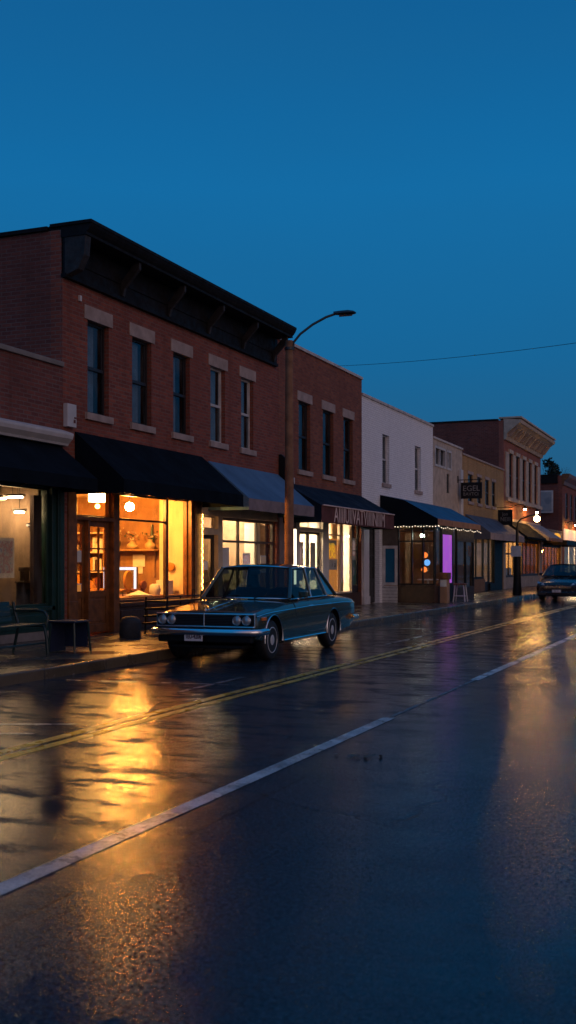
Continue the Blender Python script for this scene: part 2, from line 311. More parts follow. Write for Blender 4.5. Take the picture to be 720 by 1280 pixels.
# ------------------------------------------------------------------ mesh builder
class MB:
    def __init__(s): s.v = []; s.f = []; s.mi = []; s.cur = 0
    def add(s, vs, fs):
        o = len(s.v); s.v += [tuple(v) for v in vs]
        for f in fs: s.f.append(tuple(i+o for i in f)); s.mi.append(s.cur)
    def m(s, i): s.cur = i; return s
    def box(s, x0, x1, y0, y1, z0, z1):
        x0, x1 = sorted((x0, x1)); y0, y1 = sorted((y0, y1)); z0, z1 = sorted((z0, z1))
        s.add([(x0, y0, z0), (x1, y0, z0), (x1, y1, z0), (x0, y1, z0), (x0, y0, z1), (x1, y0, z1), (x1, y1, z1), (x0, y1, z1)],
              [(0, 3, 2, 1), (4, 5, 6, 7), (0, 1, 5, 4), (1, 2, 6, 5), (2, 3, 7, 6), (3, 0, 4, 7)]); return s
    def quad(s, a, b, c, d): s.add([a, b, c, d], [(0, 1, 2, 3)]); return s
    def prism_y(s, poly, y0, y1):
        """poly of (x,z), counter-clockwise seen from -Y"""
        n = len(poly)
        s.add([(x, y0, z) for x, z in poly]+[(x, y1, z) for x, z in poly],
              [tuple(range(n)), tuple(range(2*n-1, n-1, -1))]+[(i, i+n, (i+1) % n+n, (i+1) % n) for i in range(n)]); return s
    def prism_x(s, poly, x0, x1):
        n = len(poly)
        s.add([(x0, y, z) for y, z in poly]+[(x1, y, z) for y, z in poly],
              [tuple(range(n)), tuple(range(2*n-1, n-1, -1))]+[(i, i+n, (i+1) % n+n, (i+1) % n) for i in range(n)]); return s
    def tube(s, pts, r, n=8, caps=True):
        pts = [Vector(p) for p in pts]; rr = r if isinstance(r, (list, tuple)) else [r]*len(pts)
        up = Vector((0, 0, 1)); rings = []; prev = None
        for i, p in enumerate(pts):
            d = (pts[min(i+1, len(pts)-1)]-pts[max(i-1, 0)]).normalized()
            a = d.cross(up) if prev is None else prev-d*prev.dot(d)
            if a.length < 1e-4: a = d.cross(Vector((1, 0, 0)))
            a.normalize(); b = d.cross(a); prev = a
            rings.append([p+(a*math.cos(2*PI*k/n)+b*math.sin(2*PI*k/n))*rr[i] for k in range(n)])
        vs = [v for q in rings for v in q]; fs = []
        for i in range(len(pts)-1):
            for k in range(n): fs.append((i*n+k, i*n+(k+1) % n, (i+1)*n+(k+1) % n, (i+1)*n+k))
        if caps: fs += [tuple(range(n-1, -1, -1)), tuple((len(pts)-1)*n+k for k in range(n))]
        s.add(vs, fs); return s
    def lathe(s, prof, n=20, loc=(0, 0, 0), axis='z', close=True):
        """prof list of (r, h)"""
        vs = []; fs = []
        for r, h in prof:
            for k in range(n):
                c, q = r*math.cos(2*PI*k/n), r*math.sin(2*PI*k/n)
                p = (c, q, h) if axis == 'z' else ((h, c, q) if axis == 'x' else (q, h, c))
                vs.append((p[0]+loc[0], p[1]+loc[1], p[2]+loc[2]))
        m = len(prof)
        for i in range(m-1):
            for k in range(n): fs.append((i*n+k, i*n+(k+1) % n, (i+1)*n+(k+1) % n, (i+1)*n+k))
        if close: fs += [tuple(range(n-1, -1, -1)), tuple((m-1)*n+k for k in range(n))]
        s.add(vs, fs); return s
    def ball(s, c, r, n=12, sz=1.0):
        prof = [(max(.001, r*math.sin(PI*i/(n//2+2))), -r*sz*math.cos(PI*i/(n//2+2))) for i in range(n//2+3)]
        return s.lathe(prof, n, c)
def link(o, parent=None):
    COL.objects.link(o)
    if parent is not None: o.parent = parent
    return o
ORG = {}
def build(name, mb, mats, parent=None, smooth=None, bevel=0, world=True):
    """link the collected faces as ONE mesh object (coordinates given in the world frame when world)"""
    me = bpy.data.meshes.new(name)
    off = Vector(ORG.get(parent.name, (0, 0, 0))) if (parent is not None and world) else Vector((0, 0, 0))
    me.from_pydata([tuple(Vector(v)-off) for v in mb.v], [], mb.f)
    for k in (mats if isinstance(mats, (list, tuple)) else [mats]): me.materials.append(M[k])
    me.polygons.foreach_set('material_index', mb.mi)
    bm = bmesh.new(); bm.from_mesh(me)
    bmesh.ops.recalc_face_normals(bm, faces=bm.faces)
    if smooth is not None:
        for f in bm.faces: f.smooth = True
        for e in bm.edges:
            if len(e.link_faces) == 2 and e.calc_face_angle(0) > R(smooth): e.smooth = False
    bm.to_mesh(me); bm.free(); me.update()
    o = link(bpy.data.objects.new(name, me), parent)
    if parent is not None and world: ORG[o.name] = tuple(off)
    if bevel:
        b = o.modifiers.new('bevel', 'BEVEL'); b.width = bevel; b.segments = 2; b.limit_method = 'ANGLE'
    return o
def tag(o, label, cat, group=None):
    o['label'] = label; o['category'] = cat
    if group: o['group'] = group
    return o
def thing(name, label, cat, loc=(0, 0, 0), group=None, rz=0):
    o = bpy.data.objects.new(name, None); COL.objects.link(o); o.location = loc; o.rotation_euler = (0, 0, rz); o.empty_display_size = .2
    ORG[o.name] = tuple(loc)
    return tag(o, label, cat, group)
def single(name, mb, mats, label, cat, group=None, origin=None, **kw):
    """a thing that is one mesh; its origin is put at its base"""
    if origin is None:
        xs = [v[0] for v in mb.v]; ys = [v[1] for v in mb.v]; zs = [v[2] for v in mb.v]
        origin = ((min(xs)+max(xs))/2, (min(ys)+max(ys))/2, min(zs))
    mb.v = [(v[0]-origin[0], v[1]-origin[1], v[2]-origin[2]) for v in mb.v]
    o = build(name, mb, mats, None, **kw); o.location = origin
    return tag(o, label, cat, group)
def struct(name, mb, mats, **kw):
    o = build(name, mb, mats, None, **kw); o['kind'] = 'structure'; return o
def copy_tree(o, parent=None):
    c = o.copy(); COL.objects.link(c)
    if parent is not None: c.parent = parent
    for ch in list(o.children): copy_tree(ch, c)
    return c
def text_mb(mb, body, size, place, wscale=1.0, extr=.004, bold=0.0):
    """add lettering to mb; place maps (u, v, w) in metres to the world"""
    cu = bpy.data.curves.new('lettering', 'FONT'); cu.body = body; cu.size = size; cu.extrude = extr; cu.offset = bold; cu.align_x = 'CENTER'; cu.align_y = 'CENTER'; cu.resolution_u = 3
    o = bpy.data.objects.new('lettering', cu); COL.objects.link(o)
    bpy.context.view_layer.update()
    me = bpy.data.meshes.new_from_object(o.evaluated_get(bpy.context.evaluated_depsgraph_get()))
    mb.add([place(v.co.x*wscale, v.co.y, v.co.z) for v in me.vertices], [tuple(p.vertices) for p in me.polygons])
    bpy.data.objects.remove(o); bpy.data.meshes.remove(me)

def facade(mb, y0, y1, z0, z1, ops, x=FX, d=.25):
    """a wall with openings (y0,y1,z0,z1) and reveals"""
    ys = sorted({y0, y1, *[v for o in ops for v in o[:2]]}); zs = sorted({z0, z1, *[v for o in ops for v in o[2:]]})
    ys = [v for v in ys if y0 <= v <= y1]; zs = [v for v in zs if z0 <= v <= z1]
    def solid(i, j):
        if i < 0 or j < 0 or i >= len(ys)-1 or j >= len(zs)-1: return False
        cy, cz = (ys[i]+ys[i+1])/2, (zs[j]+zs[j+1])/2
        return not any(a < cy < b and c < cz < e for a, b, c, e in ops)
    xb = x-d
    for i in range(len(ys)-1):
        for j in range(len(zs)-1):
            if not solid(i, j): continue
            a, b, c, e = ys[i], ys[i+1], zs[j], zs[j+1]
            mb.quad((x, a, c), (x, b, c), (x, b, e), (x, a, e)); mb.quad((xb, a, c), (xb, a, e), (xb, b, e), (xb, b, c))
            if not solid(i-1, j): mb.quad((x, a, c), (x, a, e), (xb, a, e), (xb, a, c))
            if not solid(i+1, j): mb.quad((x, b, c), (xb, b, c), (xb, b, e), (x, b, e))
            if not solid(i, j-1): mb.quad((x, a, c), (xb, a, c), (xb, b, c), (x, b, c))
            if not solid(i, j+1): mb.quad((x, a, e), (x, b, e), (xb, b, e), (xb, a, e))

def window(parent, y0, y1, z0, z1, frame='dark_frame', lintel='stone', cut=None, curtain=.62, blind_dark_back=True, lh=.26, lo=.12, x=FX, inset=.10):
    """double-hung sash window filling an opening of the facade"""
    w = MB(); xf = x-inset; t = .055
    w.box(xf-.07, xf, y0+.002, y0+t, z0+.002, z1-.002); w.box(xf-.07, xf, y1-t, y1-.002, z0+.002, z1-.002)
    w.box(xf-.07, xf-.001, y0+t, y1-t, z1-t, z1-.002); w.box(xf-.07, xf-.001, y0+t, y1-t, z0+.002, z0+t)
    zm = z0+(z1-z0)*.50
    w.box(xf-.045, xf+.012, y0+t, y1-t, zm-.03, zm+.03)
    w.box(xf-.05, xf-.02, y0+t, y0+t+.04, zm, z1-t); w.box(xf-.05, xf-.02, y1-t-.04, y1-t, zm, z1-t)
    f = build('window', w, frame, parent)
    g = MB(); g.box(xf-.034, xf-.03, y0+t, y1-t, z0+t, z1-t); build('pane', g, 'glass_up', f)
    if curtain:
        c = MB(); n = 14; yb = y0+t+(y1-y0-2*t)*curtain
        for a in range(n):
            u, v = y0+t+(yb-y0-t)*a/n, y0+t+(yb-y0-t)*(a+1)/n
            xu, xv = xf-.10-.02*(a % 2), xf-.10-.02*((a+1) % 2)
            c.quad((xu, u, z0+t), (xv, v, z0+t), (xv, v, z1-t), (xu, u, z1-t))
        build('curtain', c, 'curtain', f, smooth=60)
    if blind_dark_back:
        c = MB(); c.box(xf-.155, xf-.15, y0+.005, y1-.005, z0+.01, z1-.01); build('blind_dark_back', c, 'blind_dark_back' if curtain else 'void', f)  # without a curtain, a near-black sheet stands for the unlit room
    if lintel:
        l = MB(); l.box(x-.12, x+.022, y0-lo, y1+lo, z1-.004, z1+lh); build('lintel', l, lintel, f, bevel=.006)
        l = MB(); l.box(x-.10, x+.06, y0-.09, y1+.09, z0-.13, z0+.004); build('sill', l, lintel, f, bevel=.006)
    return f
def shell(parent, y0, y1, h, side, depth=14, roofz=None, back=None, cap=None, cap_mat='coping', d=.25, front_cap=True):
    """side and back walls and roof behind a facade"""
    w = MB(); xb = FX-depth
    w.box(xb, FX-.002, y0+.003, y0+.22, -.1, h-.002); w.box(xb, FX-d-.002, y1-.22, y1-.003, -.1, h-.002); w.box(xb, xb+.22, y0+.225, y1-.225, -.1, h-.002)
    build('side_wall', w, side, parent)
    rz = roofz or h-.5
    r = MB(); r.box(xb+.225, FX-d-.003, y0+.225, y1-.225, rz-.2, rz); build('roof', r, 'roofing', parent)
    c = MB(); t = .09
    if front_cap: c.box(FX-d-.05, FX+.05, y0+.002, y1-.002, h, h+t)
    c.box(xb-.03, FX-d-.052, y0-.05, y0+.27, h, h+t*.9); c.box(xb-.03, FX-d-.052, y1-.26, y1-.002, h, h+t*.9)
    build('coping', c, cap_mat, parent, bevel=.01)
def room(parent, y0, y1, z1, depth, wall, floor='shop_floor', z0=SW+.02, ceil='cream_wall', x=FX-.26, name='shop_room'):
    r = MB(); xb = x-depth
    r.m(0); r.box(xb-.05, xb, y0, y1, z0, z1); r.box(xb, x, y0-.05, y0, z0, z1); r.box(xb, x, y1, y1+.05, z0, z1)
    r.m(1); r.box(xb-.05, x, y0-.05, y1+.05, z0-.05, z0-.001); r.m(2); r.box(xb-.05, x, y0-.05, y1+.05, z1+.001, z1+.05)
    return build(name, r, [wall, floor, ceil], parent)
def glazing(parent, y0, y1, z0, z1, vbars, hbars, frame, t=.05, x=FX-.08, name='shop_window', pane='glass', depth=.08):
    """framed glass: vbars/hbars are positions of the inner bars"""
    w = MB(); w.box(x-depth, x, y0, y0+t, z0, z1); w.box(x-depth, x, y1-t, y1, z0, z1)
    w.box(x-depth, x-.001, y0+t, y1-t, z1-t, z1); w.box(x-depth, x-.001, y0+t, y1-t, z0, z0+t)
    for v in vbars: w.box(x-depth+.01, x-.004, v-t*.4, v+t*.4, z0+t, z1-t)
    for h in hbars: w.box(x-depth+.012, x-.007, y0+t, y1-t, h-t*.4, h+t*.4)
    f = build(name, w, frame, parent, bevel=.004)
    g = MB(); g.box(x-depth*.5-.003, x-depth*.5+.003, y0+t*.5, y1-t*.5, z0+t*.5, z1-t*.5); build('pane', g, pane, f)
    return f
def door(parent, y0, y1, z0, z1, mat, kick=.55, muntv=(), munth=(), x=FX-.10, st=.11, handle_side=0, pane='glass', name='door'):
    """leaf with stiles, rails, a raised bottom panel, glass and a handle"""
    w = MB(); d = .055
    w.box(x-d, x, y0, y0+st, z0, z1); w.box(x-d, x, y1-st, y1, z0, z1)
    w.box(x-d, x-.001, y0+st, y1-st, z1-st, z1); w.box(x-d, x-.001, y0+st, y1-st, z0, z0+.16)
    w.box(x-d, x-.001, y0+st, y1-st, z0+kick, z0+kick+.12); w.box(x-d+.01, x-.018, y0+st, y1-st, z0+.16, z0+kick)
    if kick > .3: w.box(x-d+.02, x-.006, y0+st+.05, y1-st-.05, z0+.21, z0+kick-.05)
    for v in muntv: w.box(x-d+.012, x-.006, v-.014, v+.014, z0+kick+.12, z1-st)
    for h in munth: w.box(x-d+.013, x-.008, y0+st, y1-st, h-.014, h+.014)
    f = build(name, w, mat, parent, bevel=.004)
    g = MB(); g.box(x-d*.5-.003, x-d*.5+.003, y0+st*.8, y1-st*.8, z0+kick+.1, z1-st*.8); build('pane', g, pane, f)
    hy = y0+st*.5 if handle_side == 0 else y1-st*.5
    h = MB(); h.tube([(x, hy, z0+.95), (x+.05, hy, z0+.95), (x+.05, hy, z0+1.2), (x, hy, z0+1.2)], .012, 6); build('handle', h, 'steel', f)
    return f
def awning(name, label, y0, y1, ztop, xfront, zfront, zval, canvas, valance, group=None, prof=None, ends=True, flare=0.0, cat='awning', sag=.03, scallop=False):
    sag = sag*1.6
    t = thing(name, label, cat, (FX, (y0+y1)/2, zval), group)
    pr = prof or [(FX+.012, ztop), (xfront, zfront)]
    n = max(6, int((y1-y0)*3)); c = MB()
    rows = []
    for (px, pz) in pr:
        rows.append([])
    K = 5
    path = []
    for i in range(len(pr)-1):
        for k in range(K):
            f = k/K; path.append((pr[i][0]*(1-f)+pr[i+1][0]*f, pr[i][1]*(1-f)+pr[i+1][1]*f))
    path.append(pr[-1])
    ribs = max(2, int(round((y1-y0)/1.3))); n = ribs*6
    def dz(i, j):
        u = (j % 6)/6; s = math.sin(PI*u); v = i/(len(path)-1)
        return -sag*s*math.sin(PI*v)
    grid = [[(px, y0+(y1-y0)*j/n+flare*(i/(len(path)-1))*(j/n-.5)*2, pz+dz(i, j)) for j in range(n+1)] for i, (px, pz) in enumerate(path)]
    vs = [p for r in grid for p in r]; w = n+1
    c.add(vs, [(i*w+j, i*w+j+1, (i+1)*w+j+1, (i+1)*w+j) for i in range(len(path)-1) for j in range(n)])
    build('canopy', c, canvas, t, smooth=50)
    if ends:
        for yy in (y0, y1):
            e = MB(); yy2 = grid[-1][0][1] if yy == y0 else grid[-1][-1][1]
            poly = [(px, (yy+(yy2-yy)*(i/(len(path)-1))), pz-.002) for i, (px, pz) in enumerate(path)]+[(xfront-.002, yy2, zval+.002), (FX+.012, yy, zval+.002)]
            e.add(poly, [tuple(range(len(poly)))]); build('end_panel', e, canvas, t)
    v = MB(); ya, yb = grid[-1][0][1], grid[-1][-1][1]; nn = n*2
    top = []; bot = []
    for j in range(nn+1):
        y = ya+(yb-ya)*j/nn; wv = .006*math.sin(j*1.7)
        bz = zval+(.03*abs(math.sin(j*PI/8)) if scallop else 0)+.004*math.sin(j*.9)
        top.append((xfront+.001, y, zfront)); bot.append((xfront+.004+wv, y, bz))
    v.add(top+bot, [(j, j+1, nn+2+j, nn+1+j) for j in range(nn)])
    build('valance', v, valance, t, smooth=60)
    fr = MB(); fr.tube([(xfront-.02, ya+.02, zfront-.02), (xfront-.02, yb-.02, zfront-.02)], .016, 6)
    for k in range(ribs+1):
        y = ya+.03+(yb-ya-.06)*k/ribs; fr.tube([(FX+.01, y0+.03+(y1-y0-.06)*k/ribs, zfront-.18), (xfront-.03, y, zfront-.03)], .012, 6)
    build('frame', fr, 'black', t)
    return t

# ================================================================== SETTING
def sheet(name, x0, x1, y0, y1, z, mat):
    m = MB(); m.quad((x0, y0, z), (x1, y0, z), (x1, y1, z), (x0, y1, z)); return struct(name, m, mat)
sheet('ground', -400, 400, -200, 900, -.06, 'earth')
sheet('road', -8.30, 5.2, -60, 500, 0, 'asphalt')
def kerb_path():
    m = MB(); m.box(-8.46, -8.30, -40, 400, -.05, SW)
    return struct('kerb', m, 'kerb', bevel=.025)
kerb_path()
m = MB(); m.box(-11.40, -8.462, -40, 400, -.05, SW-.004); struct('sidewalk', m, 'paving')
m = MB(); m.box(5.2, 5.36, -40, 400, -.05, SW); struct('kerb_opposite', m, 'kerb', bevel=.025)
m = MB(); m.box(5.362, 9.5, -40, 400, -.05, SW-.004); struct('sidewalk_opposite', m, 'paving')
# painted markings
m = MB()
for a, b in ((-30, -18), (-9, 10.3), (14.0, 36), (44, 60), (70, 86), (96, 112)): m.quad((-3.20, a, .004), (-3.08, a, .004), (-3.08, b, .004), (-3.20, b, .004))
struct('lane_line', m, 'white_line')
m = MB(); m.quad((-3.16, 10.32, .004), (-3.12, 10.32, .004), (-3.12, 13.98, .004), (-3.16, 13.98, .004)); struct('worn_lane_line', m, 'faint_line')
m = MB()
for x in (-5.42, -5.24): m.quad((x-.055, -40, .004), (x+.055, -40, .004), (x+.055, 300, .004), (x-.055, 300, .004))
struct('centre_line', m, 'yellow_line')
m = MB()
for y in (12.3, 20.6, 24.6, 28.6):
    m.quad((-8.0, y-.3, .004), (-5.75, y, .004), (-5.75, y+.07, .004), (-8.0, y-.23, .004))
for a, b in ((11.4, 13.2), (19.5, 24.2)):
    m.quad((-6.06, a, .006), (-5.99, a, .006), (-5.99, b, .006), (-6.06, b, .006))
struct('parking_line', m, 'stall_line')
m = MB(); m.quad((-7.6, 7.92, .004), (-5.72, 8.73, .004), (-5.72, 8.79, .004), (-7.6, 7.98, .004)); m.quad((-7.6, 7.30, .004), (-5.74, 8.10, .004), (-5.74, 8.16, .004), (-7.6, 7.36, .004))
struct('parking_line_near', m, 'white_line')

# ================================================================== BUILDINGS
# --- green one-storey shop at the left edge
b0 = thing('corner_shop', 'low red brick shop with dark green storefront and big dim window at the left edge', 'building', (FX, 11.5, 0))
w = MB(); facade(w, 7.0, 16.965, 0, 5.05, [(11.6, 16.98, .02, 3.72)]); build('wall', w, 'brick_side', b0)
shell(b0, 7.0, 16.965, 5.05, 'brick_side', cap_mat='coping')
w = MB(); w.prism_y([(FX-.02, 3.62), (FX+.10, 3.62), (FX+.12, 3.66), (FX+.20, 3.74), (FX+.22, 3.80), (FX+.22, 3.84), (FX-.02, 3.92)], 7.0, 17.0); build('cornice', w, 'white_paint', b0)
w = MB(); w.box(FX-.22, FX-.03, 11.6, 16.63, SW, .30); build('plinth', w, 'coping', b0)
w = MB(); w.box(FX-.20, FX-.02, 11.6, 16.62, .302, .66); w.box(FX-.205, FX+.02, 11.6, 16.72, .66, .74)
for k in range(3): w.box(FX-.03, FX-.005, 11.8+k*1.6, 13.2+k*1.6, .36, .60)
build('bulkhead', w, 'green', b0, bevel=.006)
w = MB(); w.box(FX-.22, FX+.02, 16.62, 16.75, SW, 2.86); w.box(FX-.18, FX+.06, 16.75, 16.95, SW, 2.86); w.box(FX-.16, FX+.075, 16.80, 16.85, .45, 2.75); w.box(FX-.2, FX-.04, 11.6, 16.62, 2.84, 3.61)
build('post', w, 'green', b0, bevel=.006)
glazing(b0, 11.6, 16.62, .742, 2.84, [], [], 'green', x=FX-.06, pane='glass_dim', t=.04)
w = MB(); w.box(FX-.20, FX-.12, 16.26, 16.50, .80, 2.70); build('window_jamb', w, 'val_grey', b0)
room(b0, 11.0, 16.60, 3.10, 6.0, 'grey_wall', ceil='grey_wall')
def ceiling_tube(y0, y1, x, z, mat, label, group):
    t = thing('ceiling_light', label, 'ceiling light', (x, (y0+y1)/2, z), group)
    q = MB(); q.box(x-.10, x+.10, y0, y1, z, z+.045); build('housing', q, 'white_paint', t)
    q = MB(); q.box(x-.06, x+.06, y0+.03, y1-.03, z-.03, z-.002); build('tube', q, mat, t)
    return t
def cross_tube(x0, x1, y, z, mat, label, group):
    t = thing('ceiling_light', label, 'ceiling light', ((x0+x1)/2, y, z), group)
    q = MB(); q.box(x0, x1, y-.08, y+.08, z, z+.045); build('housing', q, 'white_paint', t)
    q = MB(); q.box(x0+.02, x1-.02, y-.04, y+.04, z-.03, z-.002); build('tube', q, mat, t)
    for k in (0, 1):
        xx = x0+.1 if k == 0 else x1-.1
        q = MB(); q.tube([(xx, y, z+.045), (xx, y, 3.1)], .006, 5); build('hanger', q, 'black', t)
cross_tube(-12.75, -12.02, 16.2, 2.66, 'e_tube_dim', 'left strip light hanging in the dim green shop', 'strip lights in the green shop')
cross_tube(-11.97, -11.66, 16.2, 2.68, 'e_tube_dim', 'right strip light hanging in the dim green shop', 'strip lights in the green shop')
cross_tube(-11.90, -11.70, 16.3, 2.42, 'e_tube_dim', 'short strip light hanging lowest in the dim green shop', 'strip lights in the green shop')
for k, y in enumerate((16.50, 16.50)):
    wx = -11.80+.07*k
    t = thing('wall_lamp', 'small round %s bulb glowing on the end wall of the green shop' % ('left' if k == 0 else 'right'), 'lamp', (wx, y+.08, 2.1), 'bulbs in the green shop')
    q = MB(); q.box(wx-.02, wx+.02, y+.04, y+.095, 2.15, 2.22); build('bracket', q, 'black', t)
    q = MB(); q.ball((wx, y+.04, 2.18), .025, 10); build('bulb', q, 'e_fairy', t, smooth=60)
def poster(name, y0, y1, z0, z1, x, label, print_mat, frame='paper', cat='poster', group=None, border=.05):
    t = thing(name, label, cat, (x, (y0+y1)/2, z0), group)
    q = MB(); q.box(x-.006, x, y0, y1, z0, z1); build('sheet', q, frame, t)
    q = MB(); q.box(x-.002, x+.003, y0+border, y1-border, z0+border*1.6, z1-border); build('print', q, print_mat, t)
    return t
poster('window_poster', 15.23, 15.70, 1.25, 1.93, FX-.12, 'pink and purple poster in a pale border on the green shop window', 'poster_red_glow', frame='glow_paper')
# shelf unit and notice inside the green shop
q = MB(); q.box(-11.80, -11.64, 16.2, 16.5, SW+.02, 1.15); q.box(-11.82, -11.62, 16.18, 16.5, 1.15, 1.18); q.box(-11.76, -11.66, 16.25, 16.4, 1.182, 1.36); q.box(-11.78, -11.65, 16.24, 16.42, 1.362, 1.43)
single('display_cabinet', q, 'dark_wall', 'small dark cabinet with a box on top behind the green shop window', 'cabinet', bevel=.008)
q = MB(); q.box(-12.9, -12.0, 12.0, 15.5, SW+.02, .93); q.box(-12.95, -11.95, 11.95, 15.55, .93, .97)
single('shop_counter', q, 'warm_wall', 'long low wooden counter inside the dim green shop', 'counter', bevel=.01)

# --- big two-storey red brick building
b1 = thing('brick_building', 'two storey red brick building with dark bracketed cornice and five upper windows', 'building', (FX, 22, 0))
Y0, Y1, H1 = 16.97, 27.08, 7.55
W1 = [(17.80, 18.56), (19.45, 20.24), (21.20, 21.98), (23.02, 23.80), (24.72, 25.46)]
ops = [(a, b, 4.33, 6.09) for a, b in W1]+[(17.12, 22.25, .02, 2.92), (22.5, 26.97, .02, 2.90)]
w = MB(); facade(w, Y0, Y1, 0, H1, ops); build('wall', w, 'brick_red', b1)
shell(b1, Y0, Y1, H1, 'brick_side', cap_mat='cornice')
for k, (a, b) in enumerate(W1):
    window(b1, a, b, 4.33, 6.09, 'dark_frame' if k < 3 else 'white_frame', curtain=(.7, .75, .6, .9, .85)[k])
# cornice
w = MB()
w.box(FX-.02, FX+.05, Y0+.0, Y1-.2, 6.72, 7.0)                 # frieze
w.box(FX-.02, FX+.09, Y0-.02, Y1-.2, 6.68, 6.75)
w.box(FX-.02, FX+.07, Y0+.0, Y1-.2, 7.0, 7.40)
w.prism_y([(FX-.02, 7.40), (FX+.52, 7.40), (FX+.52, 7.45), (FX+.56, 7.49), (FX+.60, 7.55), (FX+.62, 7.60), (FX-.02, 7.60)], Y0-.02, Y1-.25)
w.box(FX-.25, FX+.63, Y0-.04, Y1-.25, 7.603, 7.66)
build('cornice', w, 'cornice', b1)
for k in range(6):
    y = Y0+.08+k*(Y1-Y0-.55)/5; q = MB(); hw = .04 if k else .09
    q.prism_y([(FX+.05, 6.76), (FX+.10, 6.76), (FX+.14, 6.92), (FX+.47, 7.26), (FX+.47, 7.397), (FX+.36, 7.397), (FX+.05, 7.05)] if k else [(FX+.05, 6.70), (FX+.34, 6.80), (FX+.47, 7.05), (FX+.50, 7.397), (FX+.05, 7.397)], y-hw, y+hw)
    build('bracket', q, 'cornice_trim', b1, bevel=.01)
q = MB(); q.box(FX-.01, FX+.05, 17.48, 17.54, 6.36, 6.47); build('alarm_box', q, 'white_paint', b1, bevel=.01)
# ground floor, lit shop
w = MB(); w.box(FX-.16, FX+.03, 17.13, 17.40, SW, 2.91); w.box(FX-.16, FX+.045, 17.12, 17.41, SW, .80)
build('pilaster', w, 'wood', b1, bevel=.008)
w = MB(); w.box(FX-.2, FX+.01, 18.74, 18.95, SW, 2.91); w.box(FX-.2, FX+.01, 17.41, 17.44, SW, 2.91); w.box(FX-.2, FX+.0, 17.84, 17.90, SW, 2.36); w.box(FX-.2, FX+.012, 17.44, 18.74, 2.31, 2.38)
build('door_frame', w, 'wood', b1, bevel=.006)
glazing(b1, 17.44, 18.74, 2.38, 2.91, [], [], 'wood', name='transom', t=.035)
door(b1, 17.44, 17.84, SW+.02, 2.31, 'wood', kick=.68, st=.07, munth=(1.5,), name='sidelight')
door(b1, 17.90, 18.74, SW+.02, 2.31, 'wood', kick=.68, st=.11, muntv=(18.38,), munth=(1.35, 1.78), handle_side=0)
w = MB(); w.box(FX-.2, FX-.03, 18.95, 22.25, SW, .64); w.box(FX-.2, FX+.03, 18.95, 22.25, .64, .71)
for k in range(3): w.box(FX-.05, FX-.015, 19.05+k*1.07, 20.0+k*1.07, .25, .56)
build('bulkhead', w, 'wood_dark', b1, bevel=.006)
glazing(b1, 18.95, 21.08, .712, 2.91, [], [2.38], 'wood_dark', t=.05)
glazing(b1, 21.10, 22.02, .712, 2.91, [], [], 'wood', t=.035)
w = MB(); w.box(FX-.2, FX+.02, 22.03, 22.14, SW, 2.91); w.box(FX-.2, FX+.05, 22.141, 22.25, SW, 2.91); build('post', w, 'wood', b1, bevel=.006)
w = MB(); w.box(FX-.12, FX+.04, 22.26, 22.49, SW, 2.9); build('brick_pier_cladding', w, 'wood_dark', b1)
room(b1, 17.22, 22.28, 3.05, 4.2, 'warm_wall', ceil='cream_wall')
w = MB(); w.box(-12.22, FX-.262, 22.16, 22.275, SW+.03, 3.04); build('partition', w, 'cream_wall', b1)
# ground floor, second shop
w = MB(); w.box(FX-.15, FX+.02, 22.5, 26.97, 2.64, 2.90); w.box(FX-.15, FX+.03, 22.5, 26.97, 2.60, 2.64); build('fascia', w, 'cream_frame', b1)
w = MB(); w.box(FX-.18, FX+.01, 22.5, 22.60, SW, 2.60); w.box(FX-.18, FX+.01, 23.42, 23.66, SW, 2.60); w.box(FX-.18, FX+.008, 22.6, 23.42, 2.16, 2.30); build('door_frame', w, 'cream_frame', b1, bevel=.006)
door(b1, 22.60, 23.42, SW+.02, 2.16, 'dark_frame', kick=.30, st=.09, handle_side=1, pane='glass_dim')
glazing(b1, 22.60, 23.42, 2.30, 2.60, [], [], 'cream_frame', name='transom', t=.03)
w = MB(); w.box(FX-.2, FX-.02, 23.66, 26.97, SW, .78); build('bulkhead', w, 'wood_dark', b1)
glazing(b1, 23.67, 26.96, .782, 2.60, [24.77, 25.88], [2.03], 'taupe_frame', t=.07, pane='glass')
room(b1, 22.55, 26.80, 3.0, 4.5, 'grey_wall', ceil='white_wall')
# shops' contents --------------------------------------------------
def pendant(x, y, z, r, mat, label, top=3.03, group=None):
    t = thing('pendant_lamp', label, 'pendant lamp', (x, y, z-r), group)
    q = MB(); q.tube([(x, y, top), (x, y, z+r)], .008, 6); q.lathe([(.05, 0), (.05, .025)], 10, (x, y, top-.026)); build('cord', q, 'black', t)
    q = MB(); q.ball((x, y, z), r, 16); build('globe', q, mat, t, smooth=60)
    return t
pendant(-12.0, 20.46, 2.70, .095, 'e_warm', 'round glowing globe lamp hanging behind the transom of the lit shop window')
pendant(-14.2, 19.6, 2.50, .085, 'e_warm', 'round glowing globe lamp added deep inside the lit shop to brighten it')  # extra lamp, added to brighten the shop interior
pendant(-12.1, 19.35, 2.66, .05, 'e_orange', 'small amber bulb hanging beside the square lantern over the door')
t = thing('lantern', 'square glowing paper lantern behind the glass above the wooden door', 'lantern', (-12.0, 19.2, 2.65))
q = MB(); q.box(-12.16, -11.88, 19.10, 19.36, 2.74, 2.96); build('shade', q, 'e_warm_box', t, bevel=.01)
q = MB(); q.tube([(-12.02, 19.23, 2.96), (-12.02, 19.23, 3.04)], .008, 6); build('cord', q, 'black', t)
